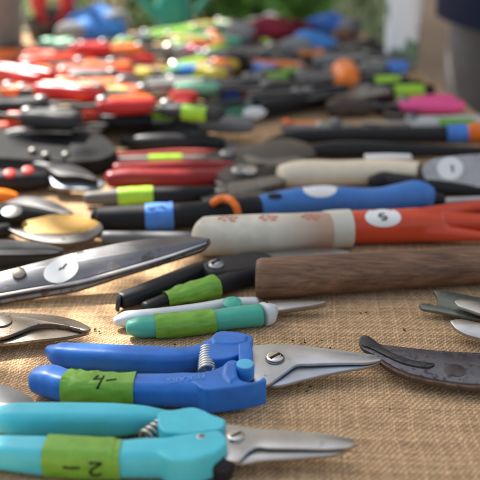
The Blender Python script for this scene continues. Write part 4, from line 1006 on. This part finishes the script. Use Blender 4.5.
# green watering can, pot, bucket with loppers, canister
def can():
    c = at(174, 26); T = Thing('watering_can', 'small teal green plastic watering can at the far end of the table', 'watering can', c, .2, GRP)
    bm = B(); lathe(bm, V(0, 0, 0), [(.026, 0), (.032, .003), (.031, .04), (.026, .06), (.023, .064), (.020, .063), (.024, .05)]); T.part('body', bm, TEALP, local=True)
    lsweep(T, 'spout', [(-.03, 0, .02), (-.055, 0, .045), (-.08, 0, .075)], [.012, .008, .006], [.012, .008, .006], TEALP)
    lsweep(T, 'rose', [(-.078, 0, .073), (-.088, 0, .083)], [.008, .016], [.008, .016], TEALP, cap=(0, .1))
    lsweep(T, 'handle', [(.024, 0, .075), (.05, 0, .085), (.062, 0, .055), (.036, 0, .02)], [.005]*4, [.005]*4, TEALP)
can()
def pot(px, py, r, h, name, label, cat, mat):
    c = at(px, py); T = Thing(name, label, cat, c, 0, GRP)
    bm = B(); lathe(bm, V(0, 0, 0), [(r*.82, 0), (r*.84, .002), (r*.97, h*.84), (r*1.05, h*.85), (r*1.06, h), (r*.98, h), (r*.9, h*.82), (r*.76, .01), (0, .008)]); T.part('body', bm, mat, local=True)
    bm = B(); rr = r*1.05
    T2 = [(rr*math.cos(a), 0, h*.9 + rr*1.0*math.sin(a)) for a in [math.pi*i/10 for i in range(11)]]
    lsweep(T, 'handle', T2, [.0025]*11, [.0025]*11, STEEL, n=8)
    return T
pot(-4, 62, .047, .12, 'bucket', 'dull grey bucket at the far left corner of the table', 'bucket', plastic((.20, .20, .19), .6))
pot(54, 38, .046, .030, 'tub', 'low dark tub holding red handled loppers upright', 'tub', plastic((.03, .03, .03), .5))
c = at(54, 38)
T = Thing('lopping_shears', 'red handled loppers standing upright in the dark bucket', 'loppers', c + V(0, 0, .012), 0, GRP)
for x0, x1 in ((-.008, -.019), (.006, .021)):
    lsweep(T, 'handle', [(x0*1.2, 0, .010), (x1, .004, .030), (x1*1.05, .01, .12), (x1*1.15, .012, .26)], [.008, .012, .0125, .012], [.008, .012, .0125, .012], plastic((.62, .035, .03), .35, .1))
bm = B(); plate3(bm, [V(x, 0, z) for x, z in ((-.012, .002), (.012, .002), (.014, .04), (-.012, .04))], V(0, 1, 0), .005); T.part('blade', bm, OLDM, local=True)
def leafprint():
    m, nt, b = new_mat('leaf_print')
    v = coords(nt, (1, 1, .7))
    w = N(nt, 'ShaderNodeTexVoronoi', Scale=75.); L(nt, v, w.inputs['Vector'])
    n1 = N(nt, 'ShaderNodeTexNoise', Scale=28., Detail=3.); L(nt, v, n1.inputs['Vector'])
    sp = N(nt, 'ShaderNodeSeparateXYZ'); L(nt, v, sp.inputs[0])
    z = mth(nt, 'MULTIPLY_ADD', sp.outputs[2], -3.2, .18)
    f = mth(nt, 'ADD', n1.outputs[0], z)
    r_ = ramp(nt, f, [(.56, (.88, .90, .91)), (.62, (.16, .26, .18))])
    L(nt, r_.outputs[0], b.inputs['Base Color']); b.inputs['Roughness'].default_value = .5
    return m
c = at(401, 62); T = Thing('canister', 'tall white canister with dark green leaf print standing at the far right corner', 'canister', c, 0)
bm = B(); lathe(bm, V(0, 0, 0), [(.021, 0), (.0245, .003), (.0255, .05), (.0262, .12), (.0265, .15), (.022, .158), (.012, .164)]); T.part('body', bm, leafprint(), local=True)
bm = B(); lathe(bm, V(0, 0, 0), [(.011, .164), (.012, .166), (.012, .185), (.010, .187)]); T.part('lid', bm, plastic((.75, .75, .75), .4), local=True)

# ------------------------------------------------------------------ person standing beyond the right edge of the table
def skin(edges_pts, edges, radii, root=0, sub=2):
    me = bpy.data.meshes.new('body'); me.from_pydata(edges_pts, edges, []); o = bpy.data.objects.new('tmp', me); COL.objects.link(o)
    o.modifiers.new('s', 'SKIN'); sk = me.skin_vertices[0].data
    for i, r_ in enumerate(radii): sk[i].radius = r_ if isinstance(r_, tuple) else (r_, r_); sk[i].use_root = (i == root)
    q = o.modifiers.new('u', 'SUBSURF'); q.levels = sub; q.render_levels = sub
    dg = bpy.context.evaluated_depsgraph_get(); dg.update(); m2 = bpy.data.meshes.new_from_object(o.evaluated_get(dg))
    bpy.data.objects.remove(o); m2.shade_smooth(); return m2
def chain(P, Rr):
    return P, [(i, i+1) for i in range(len(P)-1)], Rr
def person():
    gp = at(468, 64); e = Vector((.49, 1.62, 0))
    T = Thing('person', 'person in grey trousers and navy jacket standing beside the table end', 'person', e, R(200))
    SK = matte((.45, .27, .19), .6, .1); NAVY = matte((.012, .018, .050), .85, .3); GT = matte((.25, .245, .25), .85, .25, 12.)
    # local: faces +x, y is sideways
    pts = [(0, 0, .98), (0, 0, 1.12), (.01, 0, 1.30), (0, 0, 1.46), (.01, 0, 1.56), (.03, 0, 1.66), (.02, 0, 1.76)]
    ed = [(i, i+1) for i in range(6)]; ra = [(.13, .15), (.12, .14), (.12, .16), (.08, .12), .052, (.085, .075), .06]
    for s in (1, -1):
        k = len(pts); pts += [(0, .10*s, .90), (.02, .11*s, .50), (-.01, .11*s, .10), (.13, .12*s, .05)]
        ed += [(0, k), (k, k+1), (k+1, k+2), (k+2, k+3)]; ra += [.085, .058, .042, .035]
        k = len(pts); pts += [(0, .19*s, 1.43), (-.02, .24*s, 1.14), (.08, .22*s, .92), (.12, .21*s, .84)]
        ed += [(3, k), (k, k+1), (k+1, k+2), (k+2, k+3)]; ra += [.055, .045, .032, (.018, .035)]
        w = k+3
        for j in range(4):
            q = len(pts); yy = .185*s + .014*j*1.0*(1 if s > 0 else 1) - (.0 if s > 0 else -.0)
            pts += [(.135+.004*j, (.18+.016*j)*s, .80), (.135+.003*j, (.18+.016*j)*s, .765-.006*(j % 2))]; ed += [(w, q), (q, q+1)]; ra += [.009, .007]
        q = len(pts); pts += [(.15, .175*s, .83), (.165, .17*s, .80)]; ed += [(w, q), (q, q+1)]; ra += [.010, .008]
    link('body', skin(pts, ed, ra), SK, T.e)
    pts = [(0, 0, 1.02), (0, 0, .94)]; ed = [(0, 1)]; ra = [(.14, .165), (.14, .165)]
    for s in (1, -1):
        k = len(pts); pts += [(0, .105*s, .84), (.015, .112*s, .50), (-.005, .115*s, .12), (-.005, .115*s, .07)]
        ed += [(1, k), (k, k+1), (k+1, k+2), (k+2, k+3)]; ra += [.105, .085, .07, .072]
    link('trousers', skin(pts, ed, ra), GT, T.e)
    bm = B(); P = [V(0, 0, .785), V(0, 0, .84), V(0, 0, .95), V(0, 0, 1.12), V(.01, 0, 1.30), V(0, 0, 1.45), V(.01, 0, 1.52)]
    sweep(bm, P, [.205, .205, .20, .175, .19, .15, .07], [.155, .155, .155, .15, .155, .11, .07], n=32, cap=(0, .2), up=V(1, 0, 0))
    for s in (1, -1):
        sweep(bm, [V(0, .15*s, 1.42), V(0, .21*s, 1.38), V(-.02, .245*s, 1.14), V(.07, .23*s, .93)], [.07, .072, .06, .05], [.07, .072, .06, .05], n=20, up=V(1, 0, 0))
    T.part('jacket', bm, NAVY, local=True)
    for s in (1, -1):
        m_ = skin([(-.06, .115*s, .045), (.05, .12*s, .04), (.17, .125*s, .035)], [(0, 1), (1, 2)], [.045, .048, .04]); link('shoe', m_, matte((.03, .025, .02), .5), T.e)
    bm = B(); bmesh.ops.create_uvsphere(bm, u_segments=20, v_segments=12, radius=.1, matrix=Matrix.Translation((0.0, 0, 1.76)) @ Matrix.Diagonal((1.02, .86, .8, 1)))
    link('hair', mesh_of(bm, 'hair'), matte((.05, .03, .02), .7), T.e)
person()

# ------------------------------------------------------------------ shrubs behind, shade overhead
def leafmat(c, name='leaf'):
    m, nt, b = new_mat(name)
    n1 = N(nt, 'ShaderNodeTexNoise', Scale=6., Detail=3.); L(nt, coords(nt), n1.inputs['Vector'])
    L(nt, ramp(nt, n1.outputs[0], [(.3, dk(c, 1.0)), (.7, dk(c, 2.2))]).outputs[0], b.inputs['Base Color']); b.inputs['Roughness'].default_value = .5
    return m
def leaf(bm, p, l, w, rnd):
    d = Vector((rnd.gauss(0, 1), rnd.gauss(0, 1), rnd.gauss(-.1, .6))).normalized(); s = d.orthogonal().normalized(); s = Matrix.Rotation(rnd.uniform(0, 6.3), 3, d) @ s
    n = d.cross(s)
    q = [p, p+d*l*.35+s*w*.5+n*l*.05, p+d*l*.7+s*w*.38, p+d*l, p+d*l*.7-s*w*.38, p+d*l*.35-s*w*.5+n*l*.05]
    bm.faces.new([bm.verts.new(v) for v in q])
def shrub(x, y, rx, h, col, label, seed, nl=1600):
    rnd = random.Random(seed); T = Thing('shrub', label, 'shrub', V(x, y, 0), 0, 'shrubs beyond the table')
    bm = B()
    for i in range(nl):
        a = rnd.uniform(0, 6.28); t = rnd.random(); rr = rx*math.sqrt(rnd.random())*(.55+.45*math.sin(math.pi*min(1, t+.15)))*(1+.3*noise.noise(Vector((math.cos(a)*2+seed, math.sin(a)*2, t*3))))
        leaf(bm, V(rr*math.cos(a), rr*math.sin(a), h*t*(1-.25*(rr/rx)**2)), rnd.uniform(.05, .09), .04, rnd)
    T.part('foliage', bm, leafmat(col), local=True)
    for k in range(5):
        a = k*1.26; lsweep(T, 'stem', [(0, 0, 0), (.25*rx*math.cos(a), .25*rx*math.sin(a), h*.4), (.6*rx*math.cos(a), .6*rx*math.sin(a), h*.85)], [.012, .008, .004], [.012, .008, .004], BRN, n=8)
for i, (x, y, rx, h, c, l) in enumerate([
    (-.15, 4.7, .40, .95, (.05, .12, .02), 'dark green leafy shrub straight beyond the table, left of its row'),
    (.22, 4.6, .36, .85, (.07, .19, .025), 'brighter green shrub in the middle of the row'),
    (-.75, 5.0, .45, 1.0, (.13, .20, .04), 'yellowish green shrub behind the blue gloves'),
    (.40, 5.6, .40, 1.0, (.035, .09, .02), 'deep green shrub set back behind the others'),
    (.50, 3.9, .13, .66, (.26, .32, .20), 'small silvery leaved shrub beside the white canister')]):
    shrub(x, y, rx, h, c, l, i+3)
# sun from behind left; an awning and a bough are unseen, put in to throw the shade
SUN_AZ, SUN_EL = R(-38), R(48)           # azimuth from +Y towards -X
SUNDIR = Vector((math.sin(SUN_AZ)*math.cos(SUN_EL), math.cos(SUN_AZ)*math.cos(SUN_EL), math.sin(SUN_EL)))
def up_to(p, h): return Vector(p) + SUNDIR*(h/SUNDIR.z)        # where the ray from table point p towards the sun is h higher
def canvas_mat():
    m, nt, b = new_mat('canvas'); b.inputs['Base Color'].default_value = (.50, .50, .50, 1); b.inputs['Roughness'].default_value = .9
    tl = N(nt, 'ShaderNodeBsdfTranslucent'); tl.inputs[0].default_value = (.62, .60, .57, 1); mx = N(nt, 'ShaderNodeMixShader'); mx.inputs[0].default_value = .16
    L(nt, b.outputs[0], mx.inputs[1]); L(nt, tl.outputs[0], mx.inputs[2]); L(nt, mx.outputs[0], nt.nodes['Material Output'].inputs[0])
    return m
CANVAS = canvas_mat()
def added_awning(label, hem, H, wide, poles):  # out of view, put in only to block the sun
    """unseen added canvas whose left hem throws the shade line given on the table"""
    T = Thing('unseen_awning', label, 'added_awning', V(0, 0, 0))
    line = interp([tuple(up_to(p, H)) for p in hem], 8)
    bm = B(); g = []
    for j, l in enumerate(line):
        g.append([bm.verts.new((l[0] + wide*i/12 + .008*math.sin(j*1.9)*(i == 0), l[1], l[2]+.05*math.sin(math.pi*i/12)+.010*math.sin(j*.7+i))) for i in range(13)])
    for j in range(len(g)-1):
        for i in range(12): bm.faces.new((g[j][i], g[j][i+1], g[j+1][i+1], g[j+1][i]))
    z = g[0][0].co.z; y0, y1 = g[0][0].co.y, g[-1][0].co.y; xs = (g[0][0].co.x, g[-1][0].co.x)
    T.part('canopy', bm, CANVAS)
    for x, y in poles(xs, y0, y1, wide):
        bm = B(); sweep(bm, [V(x, y, 0), V(x, y, z*.5), V(x, y, z)], [.02]*3, [.02]*3, n=12, up=V(0, 1, 0)); T.part('pole', bm, metal((.2, .2, .2), .4))
added_awning('unseen canvas awning over the near right part of the table', [at(-30, 520), at(26, 430), at(112, 388), at(138, 340), at(160, 300), at(178, 255), at(200, 150), at(226, 90), at(236, 30)], 1.55, 2.4,
       lambda xs, y0, y1, w: ((xs[0]+w-.05, y0+.05), (xs[1]+w-.05, y1-.05), (xs[0]-.03, y0+.05), (xs[1]-.25, y1-.05)))
added_awning('unseen canvas awning of the next stall, shading the shrubs and path', [V(.02, 1.25, 0), V(-.08, 3.0, 0), V(-.12, 5.0, 0), V(-.15, 8.5, 0)], 2.45, 4.5,
       lambda xs, y0, y1, w: ((xs[0]+w-.05, y0+.05), (xs[1]+w-.05, y1-.05), (xs[0]-.2, y0+.05), (xs[1]-.2, y1-.05)))
def bough():  # unseen; leaf clusters are placed where the dapples should fall
    rnd = random.Random(11); T = Thing('tree', 'unseen leafy tree bough, leaves set to dapple the left side of the table', 'tree', V(-2.6, 2.9, 0))
    bm = B(); H = 1.75
    base = V(-2.6, 2.9, 0)
    def cluster(x, y, r_, n):
        c = up_to(V(x, y, TZ), H)
        for _ in range(n):
            p = c + V(rnd.gauss(0, r_), rnd.gauss(0, r_), rnd.gauss(0, .06)); leaf(bm, p, rnd.uniform(.025, .045), .02, rnd)
        return c
    ends = []
    # (table x, y of the shadow, spread, leaves)
    for x, y, r_, n in SHADE: ends.append(cluster(x, y, r_, n))
    T.part('crown', bm, leafmat((.06, .14, .03)))
    bm = B(); sweep(bm, [base, base+V(.05, 0, 1.2), base+V(.25, .05, 2.3), base+V(.6, .1, 3.0)], [.09, .075, .06, .04], [.09, .075, .06, .04], n=14, up=V(0, 1, 0)); T.part('trunk', bm, wood((.10, .07, .05), (.2, .15, .1)))
    for c in ends[::3]:
        s0 = base+V(.25, .05, 2.2); bm = B(); sweep(bm, [s0, (s0+c)/2+V(0, 0, .05), c], [.02, .012, .004], [.02, .012, .004], n=8, up=V(0, 1, 0)); T.part('branch', bm, BRN)
def tp_(px, py):
    p = at(px, py); return p.x, p.y
SHADE = [(*tp_(px, py), r_, n) for px, py, r_, n in [
    (30, 352, .007, 5), (0, 362, .007, 5), (70, 344, .006, 4), (112, 392, .008, 8), (150, 268, .007, 4), (150, 284, .008, 5), (120, 262, .008, 5),
    (60, 235, .008, 3), (46, 318, .006, 4), (112, 262, .009, 8), (130, 250, .007, 6), (84, 306, .006, 4), (128, 322, .006, 5), (60, 385, .006, 4), (150, 150, .02, 8), (30, 150, .03, 10), (190, 110, .03, 8), (85, 205, .008, 3), (60, 440, .012, 14), (25, 455, .01, 8)]]
bough()

# crumbs of soil and loose jute fibres on the cloth
rnd = random.Random(5); bm = B()
SPOTS = [(297, 342), (316, 343), (303, 340.5), (309, 390), (310, 387), (290, 347), (240, 335), (96, 330), (330, 400), (402, 330), (362, 312), (170, 345)]
for i in range(34):
    x, y = SPOTS[i % len(SPOTS)] if i < 26 else (rnd.uniform(5, 475), rnd.uniform(300, 470))
    p = at(x+rnd.gauss(0, 3.5), y+rnd.gauss(0, 1.2), .0006); s = rnd.uniform(.0003, .0008)
    M = Matrix.Translation(p) @ Matrix.Rotation(rnd.uniform(0, 6), 4, 'Z') @ Matrix.Diagonal((s*rnd.uniform(1, 2), s, s*.7, 1))
    bmesh.ops.create_icosphere(bm, subdivisions=1, radius=1, matrix=M)
props(link('soil_crumbs', mesh_of(bm, 'soil_crumbs'), matte((.05, .03, .02), .95)), kind='stuff')
bm = B()
for i in range(420):
    x, y = rnd.uniform(0, 480), rnd.uniform(255, 482); p = at(x, y, .0005); a = rnd.uniform(0, 6.28); l = rnd.uniform(.004, .014); b2 = rnd.uniform(-.8, .8)
    P = [p + V(math.cos(a+b2*t)*l*t, math.sin(a+b2*t)*l*t, .0016*math.sin(math.pi*t)*rnd.random()) for t in (0, .33, .66, 1)]
    sweep(bm, P, [.00011]*4, [.00011]*4, n=5, cap=(0, 0))
props(link('jute_fibres', mesh_of(bm, 'jute_fibres'), matte((.52, .38, .20), .9)), kind='stuff')

# ------------------------------------------------------------------ light
w = bpy.data.worlds.new('World'); sc.world = w; w.use_nodes = True; nt = w.node_tree
sky = nt.nodes.new('ShaderNodeTexSky'); sky.sky_type = 'NISHITA'; sky.sun_disc = False
sky.sun_elevation = SUN_EL; sky.sun_rotation = SUN_AZ; sky.air_density = 1.2; sky.dust_density = 2.5; sky.ozone_density = .8
bg = nt.nodes['Background']; hs_ = nt.nodes.new('ShaderNodeHueSaturation'); hs_.inputs['Saturation'].default_value = .45; L(nt, sky.outputs[0], hs_.inputs['Color']); L(nt, hs_.outputs[0], bg.inputs[0]); bg.inputs[1].default_value = .10
s = bpy.data.lights.new('sun', 'SUN'); s.energy = 5.0; s.angle = R(.53); s.color = (1, .965, .90)
so = bpy.data.objects.new('sun', s); COL.objects.link(so); so.rotation_euler = SUNDIR.to_track_quat('Z', 'Y').to_euler()
sc.view_settings.view_transform = 'Standard'; sc.view_settings.look = 'None'; sc.view_settings.gamma = 1; sc.view_settings.exposure = 1.22
sc.cycles.use_denoising = True
sc.cycles.max_bounces = 6
